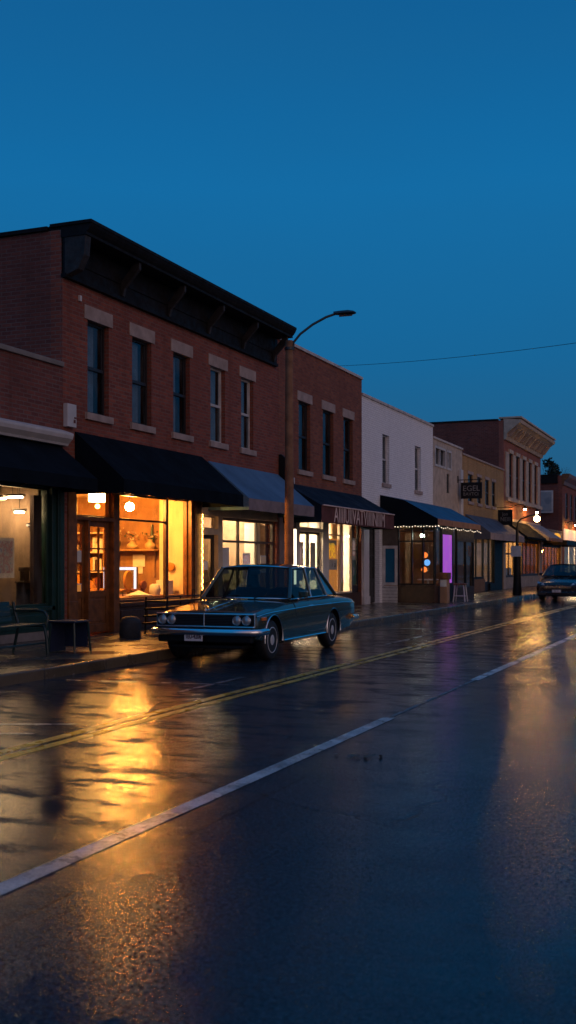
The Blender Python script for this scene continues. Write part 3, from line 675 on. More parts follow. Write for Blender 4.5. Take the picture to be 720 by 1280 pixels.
# wall shelf with vases on the brown end wall
q = MB(); q.box(-13.45, -12.24, 21.92, 22.27, 1.78, 1.82)
for x in (-13.35, -12.4): q.box(x-.02, x+.02, 22.22, 22.27, 1.2, 1.78)
single('wall_shelf', q, 'shelf', 'brown wooden shelf holding vases behind the lit shop window', 'shelf', bevel=.004)
def vase(x, y, z, h, r, mat, label, flowers=True, seed=0):
    t = thing('flower_vase' if flowers else 'bottle', label, 'vase' if flowers else 'bottle', (x, y, z), 'things on the shop shelf')
    q = MB(); q.lathe([(r*.6, 0), (r, h*.3), (r*.95, h*.5), (r*.4, h*.8), (r*.45, h)], 14, (x, y, z)); build('body', q, mat, t, smooth=50)
    if flowers:
        rn = random.Random(seed); q = MB()
        for k in range(40):
            d = Vector((rn.gauss(0, 1), rn.gauss(0, 1), rn.uniform(.2, 1.6))).normalized()*rn.uniform(.06, .24); c = Vector((x, y, z+h))+d
            s = rn.uniform(.02, .045); a = Vector((rn.gauss(0, 1), rn.gauss(0, 1), rn.gauss(0, 1))).normalized(); b = a.cross(Vector((.3, .5, .8))).normalized()
            q.cur = 0 if rn.random() < .6 else 1
            q.quad(c+a*s, c+b*s, c-a*s, c-b*s)
        build('flowers', q, ['flower', 'leaf'], t)
vase(-13.28, 22.05, 1.822, .34, .10, 'bottle', 'tall dark vase of dried flowers at the left end of the shop shelf', True, 3)
vase(-12.86, 22.05, 1.822, .20, .13, 'vase', 'round pale vase of flowers in the middle of the shop shelf', True, 4)
vase(-12.40, 22.05, 1.822, .22, .12, 'vase', 'small glazed vase of flowers at the right end of the shop shelf', True, 5)
vase(-12.42, 22.18, 1.822, .56, .055, 'bottle', 'slim dark green bottle at the right end of the shop shelf', False)
for k, (x, z, w_, h_, lb) in enumerate(((-12.97, 1.26, .26, .44, 'white paper notice pinned under the shelf of the lit shop'), (-12.82, 1.42, .18, .26, 'small white card overlapping the notice in the lit shop'))):
    q = MB(); q.box(x, x+w_, 22.255-.02*k, 22.26-.02*k, z, z+h_); single('notice', q, 'paper', lb, 'notice')
t = thing('display_screen', 'glowing pale rectangular screen standing in the lit shop window', 'screen', (-12.9, 21.6, .80))
q = MB(); q.box(-13.3, -12.42, 21.5, 21.56, .85, 1.42); q.box(-13.0, -12.7, 21.42, 21.64, .80, .82); q.box(-12.9, -12.8, 21.51, 21.55, .82, .85); build('case', q, 'dark_wall', t, bevel=.01)
q = MB()
q.box(-13.28, -12.44, 21.494, 21.498, 1.35, 1.41); q.box(-13.28, -12.44, 21.494, 21.498, .87, .92); q.box(-13.28, -13.22, 21.494, 21.498, .92, 1.35); q.box(-12.50, -12.44, 21.494, 21.498, .92, 1.35)
build('lit_border', q, 'e_screen', t)
# window display platform and seats
q = MB(); q.box(-13.4, -11.62, 19.3, 22.15, SW+.03, .76); q.box(-13.42, -11.60, 19.28, 22.158, .76, .80)
single('display_table', q, 'shelf', 'low wooden display table right behind the lit shop window', 'table', bevel=.006)
def oval_back(x, y, z, h, w_, mat, label):
    t = thing('chair', label, 'chair', (x, y, z))
    q = MB(); n = 20
    vs = [(x-.03, y+w_/2*math.cos(2*PI*k/n), z+.12+h/2+h/2*math.sin(2*PI*k/n)) for k in range(n)]+[(x+.03, y+w_/2*math.cos(2*PI*k/n), z+.12+h/2+h/2*math.sin(2*PI*k/n)) for k in range(n)]
    q.add(vs, [tuple(range(n)), tuple(range(2*n-1, n-1, -1))]+[(k, (k+1) % n, (k+1) % n+n, k+n) for k in range(n)]); build('backrest', q, mat, t, bevel=.012, smooth=40)
    q = MB(); q.box(x-.36, x-.02, y-w_/2, y+w_/2, z+.08, z+.14); build('seat', q, mat, t, bevel=.02)
    for sx in (-.32, -.05):
        for sy in (-w_*.4, w_*.4):
            q = MB(); q.tube([(x+sx, y+sy, z), (x+sx, y+sy, z+.08)], .014, 6); build('leg', q, 'wood_dark', t)
oval_back(-12.12, 20.6, .80, .42, .34, 'ochre', 'small ochre oval backed chair displayed in the lit shop window')
oval_back(-11.95, 20.95, .80, .20, .26, 'maroon', 'tiny dark red round backed chair displayed in the lit shop window')
q = MB(); q.add([(-11.95, 20.2, .82), (-11.68, 20.2, .83), (-11.68, 20.75, .83), (-11.95, 20.75, .92)], [(0, 1, 2, 3)]); q.box(-11.9, -11.66, 20.3, 20.85, .805, .815); q.box(-11.86, -11.66, 20.35, 20.9, .817, .824)
single('papers', q, 'paper', 'white papers lying on the display table in the lit window', 'papers')
q = MB(); q.lathe([(.10, 0), (.13, .1), (.11, .22), (.06, .25)], 14, (-11.8, 21.2, .80)); single('pot', q, 'paper', 'squat pale pot at the right of the lit window display', 'pot', smooth=50)
q = MB(); q.lathe([(.09, 0), (.12, .12), (.07, .24), (.05, .30)], 14, (-12.25, 20.2, .80)); single('pot', q, 'stone_dark', 'dark pot at the left of the lit window display', 'pot', smooth=50)
q = MB(); q.box(-12.05, -11.75, 21.7, 21.95, .80, 1.12); single('pale_box', q, 'white_wall', 'pale open carton behind the papers in the lit window', 'box', bevel=.01)
# shelving seen through the door
t = thing('bookcase', 'tall open wooden bookcase seen through the glass of the wooden door', 'bookcase', (-14.1, 21.8, SW+.03))
q = MB()
for x in (-14.75, -14.1, -13.5): q.box(x-.02, x+.02, 21.85, 22.2, SW+.03, 2.5)
build('side_panel', q, 'shelf', t)
for z in (.4, .85, 1.3, 1.75, 2.2, 2.5):
    q = MB(); q.box(-14.73, -13.52, 21.85, 22.2, z-.015, z+.015); build('shelf', q, 'cream_wall', t)
rn = random.Random(5)
for z in (.415, .865, 1.315, 1.765):
    x = -14.7
    while x < -13.65:
        w_ = rn.uniform(.06, .16); h_ = rn.uniform(.15, .34)
        q = MB(); q.box(x, x+w_-.008, 21.9, 22.15, z+.001, z+h_); k_ = rn.choice(['paper', 'wood_dark', 'ochre', 'maroon', 'cream_wall'])
        single('book', q, k_, {'paper': 'white', 'wood_dark': 'dark brown', 'ochre': 'ochre', 'maroon': 'dark red', 'cream_wall': 'cream'}[k_]+' book or box standing on the bookcase behind the wooden door', 'book', 'books on the bookcase in '+k_)
        x += w_+rn.choice((0, 0, .12))
q = MB(); q.prism_x([(20.5, .95), (20.9, .95), (20.9, 1.0), (20.5, 1.25)], -13.7, -13.1); q.box(-13.75, -13.05, 20.4, 21.2, SW+.03, .94)
single('writing_desk', q, 'ochre', 'yellow lit desk with a sloped top behind the wooden door', 'desk', bevel=.01)
poster('door_notice', 17.53, 17.76, 1.52, 1.74, FX-.108, 'white notice on the narrow glass left of the wooden door, upper', 'paper', group='notices on the sidelight', border=.01)
poster('door_notice', 17.53, 17.76, .92, 1.12, FX-.108, 'orange and green leaflet low on the narrow glass left of the door', 'poster_orange_glow', group='notices on the sidelight', border=.02)
q = MB(); q.lathe([(.09, 0), (.10, -.07), (.06, -.09)], 12, (-11.9, 22.15, 1.42), axis='y'); single('wall_ornament', q, 'ochre', 'small round orange ornament on the cream end wall in the lit shop', 'ornament', smooth=40)
# string of amber fairy lights down the post
t = thing('fairy_light_string', 'string of small amber lights running down the post between two shops', 'string lights', (FX+.06, 22.42, .6))
q = MB(); q.tube([(FX+.055, 22.47, 2.62), (FX+.055, 22.47, .6)], .006, 5); build('cable', q, 'black', t)
for k in range(44):
    q = MB(); q.ball((FX+.066+.008*math.sin(k*2.1), 22.47+.012*math.cos(k*1.7), 2.6-k*.045), .013, 6); build('bulb', q, 'e_orange', t)
# second shop contents
for k, y in enumerate((23.9, 25.4)):
    ceiling_tube(y, y+1.1, -12.6, 2.93, 'e_tube', 'strip light on the ceiling of the blue awning shop, %s' % ('nearer the door' if k == 0 else 'nearer the brick pier'), 'strip lights in the blue awning shop')
poster('window_notice', 23.85, 24.25, 1.25, 1.88, FX-.105, 'tall white notice with a dark smudge in the blue awning shop window', 'paper', border=.02)
poster('door_notice', 22.75, 23.1, 1.35, 1.55, FX-.11, 'small pale notice on the dark glass door of the blue awning shop', 'paper', border=.02)
poster('window_notice', 25.05, 25.5, 1.1, 1.75, FX-.105, 'pinkish poster in the middle pane of the blue awning shop window', 'poster_red_glow', border=.04)
poster('window_notice', 26.15, 26.5, 1.25, 1.70, FX-.105, 'small cream notice in the right pane of the blue awning shop window', 'cream_wall', border=.03)
q = MB(); q.box(-12.05, -11.75, 26.45, 26.79, SW+.03, 2.55); single('room_divider', q, 'white_wall', 'pale upright divider at the right end of the blue awning shop window', 'divider')
q = MB(); q.box(-13.4, -12.9, 24.3, 25.1, SW+.03, 1.6); q.box(-13.42, -12.88, 24.28, 25.12, 1.6, 1.64)
single('storage_cabinet', q, 'warm_wall', 'brown cabinet standing inside the blue awning shop', 'cabinet', bevel=.01)
q = MB(); q.box(-13.0, -12.5, 25.5, 26.5, SW+.03, 1.0); q.box(-13.02, -12.48, 25.48, 26.52, 1.0, 1.04); q.box(-12.9, -12.7, 25.7, 26.0, 1.042, 1.4)
single('work_counter', q, 'dark_wall', 'dark counter with a box on it in the blue awning shop', 'counter', bevel=.01)

# --- second brick building
b2 = thing('brick_building', 'smaller brown brick building with three upper windows right of the utility pole', 'building', (FX, 30.6, 0))
Y0, Y1 = 27.09, 34.10
W2 = [(28.55, 29.46), (30.48, 31.40), (32.32, 33.20)]
w = MB(); facade(w, Y0, Y1, 0, 7.45, [(a, b, 4.10, 6.04) for a, b in W2]+[(28.3, 34.05, .02, 2.78)]); build('wall', w, 'brick_brown', b2)
shell(b2, Y0, Y1, 7.45, 'brick_side', cap_mat='white_coping')
for a, b in W2: window(b2, a, b, 4.10, 6.04, 'dark_frame', curtain=.55)
w = MB(); w.box(FX-.02, FX+.03, 27.1, 28.3, SW, 2.78); build('cladding', w, 'val_grey', b2)
w = MB(); w.box(FX-.2, FX+.012, 28.3, 28.62, SW, 2.77); w.box(FX-.2, FX+.012, 30.47, 30.98, SW, 2.77); w.box(FX-.2, FX+.009, 28.62, 30.47, 2.40, 2.50); build('door_frame', w, 'white_wall', b2, bevel=.006)
door(b2, 28.64, 29.53, SW+.02, 2.40, 'dark_frame', kick=.12, st=.07, handle_side=1); door(b2, 29.57, 30.45, SW+.02, 2.40, 'dark_frame', kick=.12, st=.07)
glazing(b2, 28.62, 30.47, 2.50, 2.77, [29.55], [], 'white_frame', name='transom', t=.03)
w = MB(); w.box(FX-.2, FX-.02, 30.98, 34.05, SW, .56); build('bulkhead', w, 'wood_dark', b2)
glazing(b2, 30.99, 32.25, .562, 2.77, [], [2.36], 'cream_frame', t=.05)
glazing(b2, 32.27, 33.38, .562, 2.77, [], [], 'cream_frame', t=.05)
door(b2, 33.42, 34.04, SW+.02, 2.76, 'dark_frame', kick=.5, st=.06, munth=(1.9,))
room(b2, 28.35, 33.80, 3.0, 4.0, 'white_wall', ceil='white_wall', floor='cream_wall')
for k, y in enumerate((28.9, 30.9, 32.7)):
    t = thing('ceiling_light', 'bright flat ceiling light in the white lit shop, %s' % ('behind the double doors', 'behind the poster window', 'behind the cream panel')[k], 'ceiling light', (-12.8, y, 2.9), 'ceiling lights in the white shop')
    q = MB(); q.box(-13.3, -12.1, y-.4, y+.4, 2.94, 2.99); build('housing', q, 'white_paint', t)
    q = MB(); q.box(-13.25, -12.15, y-.35, y+.35, 2.92, 2.938); build('diffuser', q, 'e_white', t)
t = thing('shop_poster', 'orange poster with yellow lettering in the white lit shop window', 'poster', (FX-.15, 31.6, .62))
q = MB(); q.box(FX-.16, FX-.155, 31.05, 32.19, .64, 2.25); build('sheet', q, 'poster_orange_glow', t)
q = MB(); q.box(FX-.154, FX-.150, 31.10, 32.15, 1.30, 1.62)
q.box(FX-.154, FX-.150, 31.1, 32.1, 2.05, 2.2); build('white_band', q, 'paper', t)
q = MB()
for i, (tx, z, s) in enumerate((('BIB', 1.98, .34), ('EUG', 1.76, .30))): text_mb(q, tx, s, lambda u, v, ww, z=z: (FX-.15+ww, 31.62+u, z+v), 1.35)
build('lettering', q, 'poster_yellow_glow', t)
q = MB()
for y in (31.35, 31.7, 31.95): text_mb(q, random.choice('ia1'), .26, lambda u, v, ww, y=y: (FX-.148+ww, y+u, 1.46+v), 1.0)
build('small_print', q, 'dark_frame', t)
q = MB(); q.box(-11.78, -11.72, 32.3, 33.36, .6, 2.74); single('cream_board', q, 'cream_card', 'plain cream panel standing in the window right of the orange poster', 'panel')
q = MB(); q.box(FX-.15, FX-.145, 33.5, 33.96, .8, 1.6); single('green_sheet', q, 'poster_green', 'teal green sheet hung inside the narrow glass door', 'panel')
poster('door_poster', 33.52, 33.94, 1.6, 2.3, FX-.150, 'white poster with dark figures high on the narrow glass door', 'poster_red_glow', border=.09)
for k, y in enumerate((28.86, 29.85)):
    poster('door_poster', y, y+.42, 1.0, 2.1, FX-.15, 'tall pale poster with small prints on the %s glass door of the white shop' % ('first' if k == 0 else 'second'), 'poster_red_glow' if k == 0 else 'paper', border=.12, group='posters on the double doors')
# shelves inside the white shop
q = MB(); q.box(-15.3, -14.9, 28.6, 33.8, SW+.03, 1.9)
for z in (.7, 1.1, 1.5): q.box(-14.9, -14.6, 28.6, 33.8, z, z+.03)
single('wall_shelving', q, 'box_wood', 'long pale shelving along the back wall of the white lit shop', 'shelving', bevel=.006)
t = thing('strip_light', 'thin vertical strip of warm light beside the utility pole', 'strip light', (FX+.04, 28.1, .9))
q = MB(); q.box(FX+.031, FX+.06, 28.02, 28.22, .9, 2.45); build('housing', q, 'white_paint', t)
q = MB(); q.box(FX+.061, FX+.072, 28.04, 28.20, .92, 2.43); build('tube', q, 'e_strip', t)
# wall floodlight and black bracket on the pier
t = thing('wall_floodlight', 'small pale floodlight on a black bracket between the two brick buildings', 'floodlight', (FX, 27.45, 3.75))
q = MB(); q.box(FX-.01, FX+.05, 27.35, 27.55, 3.65, 3.95); q.tube([(FX+.04, 27.45, 3.8), (FX+.2, 27.45, 3.72)], .025, 6); build('bracket', q, 'black', t)
q = MB(); q.box(FX+.17, FX+.30, 27.36, 27.54, 3.62, 3.80); build('head', q, 'white_paint', t, bevel=.02)
q = MB(); q.prism_y([(FX+.0, 3.6), (FX+.42, 3.55), (FX+.40, 3.9), (FX+.25, 4.25), (FX+.08, 4.4), (FX+.0, 4.4)], 27.10, 27.2)
single('bracket_board', q, 'black', 'black curved side board fixed to the wall above the blue awning end', 'board', bevel=.02)

# --- white painted brick building
b3 = thing('white_building', 'white painted brick building with two narrow upper windows', 'building', (FX, 38.6, 0))
Y0, Y1 = 34.11, 43.10
W3 = [(36.35, 37.15), (40.45, 41.30)]
w = MB(); facade(w, Y0, Y1, 0, 6.95, [(a, b, 4.25, 5.95) for a, b in W3]+[(34.78, 36.02, .02, 2.78), (36.5, 42.4, .02, 2.8)]); build('wall', w, 'brick_white', b3)
shell(b3, Y0, Y1, 6.95, 'brick_white', cap_mat='white_coping')
for a, b in W3: window(b3, a, b, 4.25, 5.95, 'white_frame', lintel=None, curtain=.8)
for a, b in W3:
    q = MB(); q.box(FX-.10, FX+.06, a-.08, b+.08, 4.13, 4.254); build('sill', q, 'stone', b3)
w = MB(); w.box(FX-.02, FX+.06, 34.14, 34.72, SW, 2.82); w.box(FX-.02, FX+.09, 34.12, 34.74, SW, .42); build('pilaster', w, 'white_paint', b3, bevel=.008)
door(b3, 34.80, 36.0, SW+.02, 2.76, 'dark_frame', kick=.7, st=.09, munth=(1.75,), pane='glass_dim', x=FX-.16)
room(b3, 34.7, 36.1, 2.9, 1.5, 'dark_wall', ceil='dark_wall', name='shop_room')
# projecting storefront bay
BX = -9.50; BY0, BY1 = 36.32, 42.3
w = MB()
w.box(FX+.003, BX, BY0, BY1, 2.78, 2.95)
w.box(FX+.003, -10.80, BY0+.02, BY0+.14, SW, .70)
build('bay_head', w, 'black', b3)
w = MB(); w.box(FX+.003, -10.80, BY0, BY0+.02, SW, .72); build('clapboard_panel', w, 'clapboard', b3)
w = MB(); w.box(-10.798, BX, BY0, BY0+.15, SW, .72); w.box(BX-.15, BX, BY0+.15, 37.3, SW, .72); w.box(BX-.15, BX, 38.85, BY1, SW, .62); w.box(-10.798, BX+.03, BY0-.03, BY0+.16, .722, .76)
build('bulkhead', w, 'wood_dark', b3, bevel=.006)
# white framed panel
w = MB(); x0, x1 = FX+.01, -10.80
w.box(x0, x1, BY0-.01, BY0+.06, .74, .84); w.box(x0, x1, BY0-.01, BY0+.06, 2.0, 2.10); w.box(x0, x0+.10, BY0-.012, BY0+.06, .84, 2.0); w.box(x1-.10, x1, BY0-.012, BY0+.06, .84, 2.0)
f = build('side_window', w, 'white_frame', b3)
w = MB(); w.box(x0+.1, x1-.1, BY0+.02, BY0+.03, .84, 2.0); build('pane', w, 'aw_teal', f)
w = MB(); w.box(x0, x1, BY0, BY0+.06, 2.102, 2.78); build('side_panel', w, 'dark_wall', b3)
# near face glazing (faces the viewer) and street face
w = MB()
for x in (-10.775, -10.30, -9.92, -9.53): w.box(x-.025, x+.025, BY0+.0, BY0+.08, .762, 2.778)
for x0, x1 in ((-10.75, -10.325), (-10.275, -9.945), (-9.895, -9.555)): w.box(x0, x1, BY0+.01, BY0+.07, 2.22, 2.27); w.box(x0, x1, BY0+.01, BY0+.07, .762, .81)
f = build('bay_window', w, 'black', b3)
w = MB()
for x0, x1 in ((-10.75, -10.325), (-10.275, -9.945), (-9.895, -9.555)): w.box(x0, x1, BY0+.037, BY0+.043, .81, 2.77)
build('pane', w, 'glass', f)
w = MB(); w.box(BX-.08, BX, 36.42, 36.50, .762, 2.778); w.box(BX-.08, BX, 37.28, 37.42, SW, 2.778); w.box(BX-.08, BX, 38.75, 38.95, SW, 2.778); w.box(BX-.08, BX, 39.5, 42.3, 2.3, 2.778); w.box(BX-.08, BX, 37.42, 38.75, 2.50, 2.778); w.box(BX-.08, BX, 37.42, 38.75, SW, .80)
w.box(BX-.08, BX, 39.5, 39.6, .62, 2.3); w.box(BX-.08, BX, 40.9, 41.0, .62, 2.3); w.box(BX-.08, BX, 42.2, 42.3, .62, 2.3)
build('bay_frame', w, 'black', b3)
for a, b, c, e in ((36.5, 37.28, .76, 2.778), (38.95, 39.5, .62, 2.778), (39.6, 40.9, .62, 2.3), (41.0, 42.2, .62, 2.3)):
    w = MB(); w.box(BX-.05, BX-.044, a, b, c, e); build('pane', w, 'glass', b3)
w = MB(); w.box(BX-.06, BX-.01, 37.42, 38.75, .802, 2.498); build('lit_panel', w, 'purple', b3)
w = MB(); w.m(0); w.box(-15.0, -14.95, 36.5, 42.4, SW, 2.75); w.box(-15, -11.6, 36.4, 36.48, SW, 2.75); w.box(-15, -9.6, 42.30, 42.36, SW, 2.75)
w.m(1); w.box(-15, BX-.16, 36.50, 42.29, SW-.02, SW+.01); w.m(2); w.box(-15, FX-.26, 36.5, 42.29, 2.752, 2.777)
build('shop_room', w, ['warm_wall', 'shop_floor', 'grey_wall'], b3)
for (x, y, z, r, mt, lb) in ((-10.10, 36.95, 2.45, .07, 'e_cool', 'small cool white bulb hanging in the projecting shop bay'), (-10.05, 37.1, 1.78, .10, 'e_red', 'orange paper lantern hanging highest in the shop bay'), (-10.0, 37.2, 1.52, .11, 'e_blue', 'blue paper lantern hanging between two orange ones'), (-10.05, 37.0, 1.28, .10, 'e_red', 'orange paper lantern hanging lowest in the shop bay'), (-11.9, 38.5, 2.35, .09, 'e_gold', 'warm globe lamp deep inside the bay shop')):
    pendant(x, y, z, r, mt, lb, top=2.75)
q = MB(); q.box(-12.3, -11.7, 37.4, 39.0, 1.9, 2.35); q.box(-12.3, -11.72, 37.38, 37.4, 1.2, 2.35); single('back_cabinet', q, 'cream_wall', 'pale wall cabinet high on the wall inside the bay shop', 'cabinet')
t = thing('cafe_table', 'small white round table behind the glass of the shop bay', 'table', (-10.0, 37.3, SW+.01))
q = MB(); q.lathe([(.36, .76), (.37, .79), (.36, .80)], 20, (-10.0, 37.3, SW)); build('tabletop', q, 'paper', t)
q = MB(); q.tube([(-10.0, 37.3, SW+.015), (-10.0, 37.3, SW+.76)], .04, 8); q.lathe([(.22, .015), (.2, .04)], 16, (-10, 37.3, SW)); build('pedestal', q, 'white_paint', t)

# --- cream building with a white window bay
b4 = thing('cream_building', 'narrow cream plastered building with a white upper window bay', 'building', (FX, 45.5, 0))
Y0, Y1 = 43.11, 48.15
w = MB(); facade(w, Y0, Y1, 0, 6.50, [(43.35, 45.1, 5.42, 6.25), (45.25, 46.1, 5.42, 6.25), (45.35, 45.8, 4.45, 5.25), (44.0, 47.9, .02, 2.7)]); build('wall', w, 'cream', b4)
shell(b4, Y0, Y1, 6.5, 'brick_white', cap_mat='white_coping')
for a, b, c, e in ((43.35, 45.1, 5.42, 6.25), (45.25, 46.1, 5.42, 6.25)):
    w = MB(); t_ = .09; x = FX-.02
    w.box(x-.1, x+.05, a, a+t_, c, e); w.box(x-.1, x+.05, b-t_, b, c, e); w.box(x-.1, x+.049, a+t_, b-t_, e-t_, e); w.box(x-.1, x+.049, a+t_, b-t_, c, c+t_); w.box(x-.1, x+.03, (a+b)/2-.04, (a+b)/2+.04, c+t_, e-t_)
    f = build('window', w, 'white_frame', b4); g = MB(); g.box(x-.06, x-.055, a+t_, b-t_, c+t_, e-t_); build('pane', g, 'glass_up', f); g = MB(); g.box(x-.2, x-.19, a+.005, b-.005, c+.005, e-.005); build('blind_dark_back', g, 'blind_dark_back', f)
w = MB(); w.box(FX-.2, FX-.05, 45.355, 45.795, 4.455, 5.245); build('narrow_dark_window', w, 'void', b4)  # narrow window; its near-black panel stands for the shade inside
w = MB(); w.box(FX+.003, FX+.10, 47.5, 47.95, SW, 5.6); build('pilaster', w, 'white_paint', b4)
glazing(b4, 44.0, 47.9, .5, 2.7, [45.2, 46.5], [], 'black', t=.08); w = MB(); w.box(FX-.2, FX-.02, 44.0, 47.9, SW, .5); build('bulkhead', w, 'black', b4)
room(b4, 44.0, 47.9, 2.9, 3, 'dark_wall', ceil='dark_wall')

# --- tan brick building
b5 = thing('tan_building', 'tan brick building with two pairs of narrow upper windows', 'building', (FX, 52.8, 0))
Y0, Y1 = 48.16, 57.45
W5 = [(49.3, 50.2), (51.2, 52.0), (52.95, 53.8), (54.5, 55.3)]
w = MB(); facade(w, Y0, Y1, 0, 6.30, [(a, b, 4.3, 5.55) for a, b in W5]+[(48.4, 57.2, .02, 2.8)]); build('wall', w, 'brick_tan', b5)
shell(b5, Y0, Y1, 6.3, 'brick_side', cap_mat='stone')
for a, b in W5: window(b5, a, b, 4.3, 5.55, 'dark_frame', curtain=.5, lh=.14, inset=.04)
w = MB(); w.box(FX-.2, FX-.0, 48.4, 52.9, SW, .75); build('bulkhead', w, 'brown_brick_base', b5)
glazing(b5, 48.4, 52.9, .752, 2.8, [49.9, 51.4], [], 'black', t=.10)
door(b5, 53.0, 54.2, SW+.02, 2.75, 'dark_frame', kick=.3, st=.10, handle_side=1); w = MB(); w.box(FX-.22, FX-.01, 54.2, 57.2, SW, .5); build('bulkhead', w, 'black', b5)
w = MB(); w.box(FX-.18, FX-.01, 55.2, 57.2, .5, 2.8); build('shutter_panel', w, 'black', b5)
glazing(b5, 54.25, 55.2, .5, 2.8, [], [], 'black', t=.06)
room(b5, 48.45, 57.15, 2.95, 4, 'grey_wall', ceil='white_wall')
for k, y in enumerate((49.5, 51.8, 54.5)):
    ceiling_tube(y, y+1.2, -12.5, 2.88, 'e_white', 'strip light on the ceiling of the brick based shop, %s' % ('nearest', 'middle', 'furthest')[k], 'strip lights in the brick based shop')
q = MB(); q.box(-13.2, -12.7, 49.0, 52.4, SW+.03, 1.1)
for k in range(9): q.box(-13.1, -12.8, 49.1+k*.36, 49.35+k*.36, 1.102, 1.25+.2*((k*7) % 3))
single('shop_counter', q, 'dark_wall', 'dark counter with goods on it in the brick based shop', 'counter')

# --- tall brick building with the cream cornice
b6 = thing('cornice_building', 'tall red brick building with ornate cream cornice and five tall windows', 'building', (FX, 63.2, 0))
Y0, Y1, H6 = 57.46, 69.0, 8.95
W6 = [(58.7+k*1.95, 59.6+k*1.95) for k in range(5)]
w = MB(); facade(w, Y0, Y1, 3.9, H6, [(a, b, 5.05, 7.35) for a, b in W6]); build('wall', w, 'brick_rose', b6)
w = MB(); facade(w, Y0, Y1, 0, 3.898, [(58.0, 68.6, .02, 2.8)]); build('lower_wall', w, 'cream_trim', b6)
shell(b6, Y0, Y1, H6, 'brick_side', cap_mat='cornice', front_cap=False)
for a, b in W6: window(b6, a, b, 5.05, 7.35, 'dark_frame', lintel=None, curtain=0, inset=.02)
for k in range(6):
    y = W6[0][0]-.52+k*1.95; q = MB(); q.box(FX-.02, FX+.07, y-.40, y+.40, 4.98, 7.35); build('window_pilaster', q, 'cream_trim', b6)
for (a, b) in W6:
    q = MB(); q.box(FX-.02, FX+.10, a-.12, b+.12, 7.352, 7.55); build('lintel', q, 'cream_trim', b6)
w = MB(); w.box(FX-.02, FX+.14, 57.9, 68.8, 4.78, 4.978); build('sill_course', w, 'cream_trim', b6)
w = MB()
w.prism_y([(FX-.02, 7.95), (FX+.10, 7.95), (FX+.16, 8.1), (FX+.16, 8.25), (FX+.20, 8.3), (FX+.75, 8.75), (FX+.85, 8.80), (FX+.9, 8.95), (FX-.02, 9.03)], Y0+.0, Y1)
w.box(FX-.26, FX+.92, Y0-.02, Y1+.02, 9.032, 9.12); build('cornice', w, 'cream_trim', b6)
for k in range(14):
    y = Y0+.4+k*(Y1-Y0-.8)/13; q = MB(); q.prism_y([(FX+.17, 8.12), (FX+.30, 8.14), (FX+.62, 8.56), (FX+.62, 8.62), (FX+.17, 8.28)], y-.12, y+.12); build('modillion', q, 'cream_trim' if k % 2 else 'stone', b6)
w = MB(); w.box(FX-.2, FX-.02, 58.0, 68.6, SW, .75); build('bulkhead', w, 'cream', b6)
glazing(b6, 58.0, 63.2, .752, 2.8, [59.3, 60.6, 61.9], [2.0], 'wood_dark', t=.10); glazing(b6, 63.3, 68.6, .752, 2.8, [64.6, 66.0, 67.3], [], 'wood_dark', t=.14, pane='glass_dim')
room(b6, 57.9, 63.2, 2.95, 4, 'cream_wall', ceil='cream_wall'); room(b6, 63.35, 68.7, 2.95, 4, 'warm_wall', ceil='dark_wall')
for k, y in enumerate((58.8, 60.8)):
    pendant(-12.2, y, 2.3, .12, 'e_gold', 'golden globe lamp in the amber lit shop under the cream cornice, %s' % ('nearer' if k == 0 else 'further'), top=2.94)
pendant(-12.6, 65.5, 2.3, .10, 'e_warm', 'warm globe lamp in the far shop behind dusty glass', top=2.94)
q = MB(); q.box(FX-.16, FX-.155, 58.1, 60.4, .8, 1.25); single('window_notice', q, 'paper', 'wide white notice low in the amber lit shop window', 'notice')
def gooseneck(y, z, label):
    t = thing('wall_lamp', label, 'lamp', (FX, y, z), 'gooseneck lamps on the cream wall')
    q = MB(); q.lathe([(.09, 0), (.09, .03)], 12, (FX+.003, y, z), axis='x'); q.tube([(FX+.03, y, z), (FX+.35, y, z+.12), (FX+.62, y, z+.10), (FX+.70, y, z-.02)], .022, 6); build('arm', q, 'black', t)
    q = MB(); q.lathe([(.05, .02), (.08, -.06), (.17, -.13)], 14, (FX+.70, y, z), close=False); build('shade', q, 'black', t, smooth=60)
    q = MB(); q.ball((FX+.70, y, z-.16), .06, 10); build('bulb', q, 'e_goose', t, smooth=60)
gooseneck(59.7, 4.55, 'black gooseneck lamp nearest on the golden lit wall'); gooseneck(63.5, 4.55, 'black gooseneck lamp farther along the golden lit wall')

# --- low one storey shop and the dark building beyond
b7 = thing('low_shop', 'low one storey grey shop between the corniced and the dark brick buildings', 'building', (FX, 73.5, 0))
w = MB(); facade(w, 69.02, 77.95, 0, 3.6, [(69.6, 77.4, .02, 2.7)]); build('wall', w, 'cream', b7); shell(b7, 69.02, 77.95, 3.6, 'cream', cap_mat='coping')
glazing(b7, 69.6, 77.4, .5, 2.7, [71, 72.4, 73.8, 75.2, 76.3], [], 'wood_dark', t=.16, pane='glass_dim'); w = MB(); w.box(FX-.2, FX-.02, 69.6, 77.4, SW, .5); build('bulkhead', w, 'black', b7)
room(b7, 69.5, 77.5, 2.9, 3.5, 'warm_wall', ceil='dark_wall')
pendant(-12.3, 71.5, 2.3, .10, 'e_warm', 'warm globe lamp in the low grey shop, nearer', top=2.89); pendant(-12.3, 75.0, 2.3, .10, 'e_warm', 'warm globe lamp in the low grey shop, further', top=2.89)
b8 = thing('dark_building', 'dark red brick building at the street end with a faded billboard on its side', 'building', (FX, 90, 0))
W8 = [(79.6+k*2.3, 80.7+k*2.3) for k in range(12)]
w = MB(); facade(w, 78.0, 108.0, 0, 7.6, [(a, b, 4.6, 6.5) for a, b in W8]+[(79, 107, .02, 2.9)]); build('wall', w, 'brick_red', b8)
shell(b8, 78.0, 108.0, 7.6, 'brick_side', cap_mat='cornice', front_cap=False)
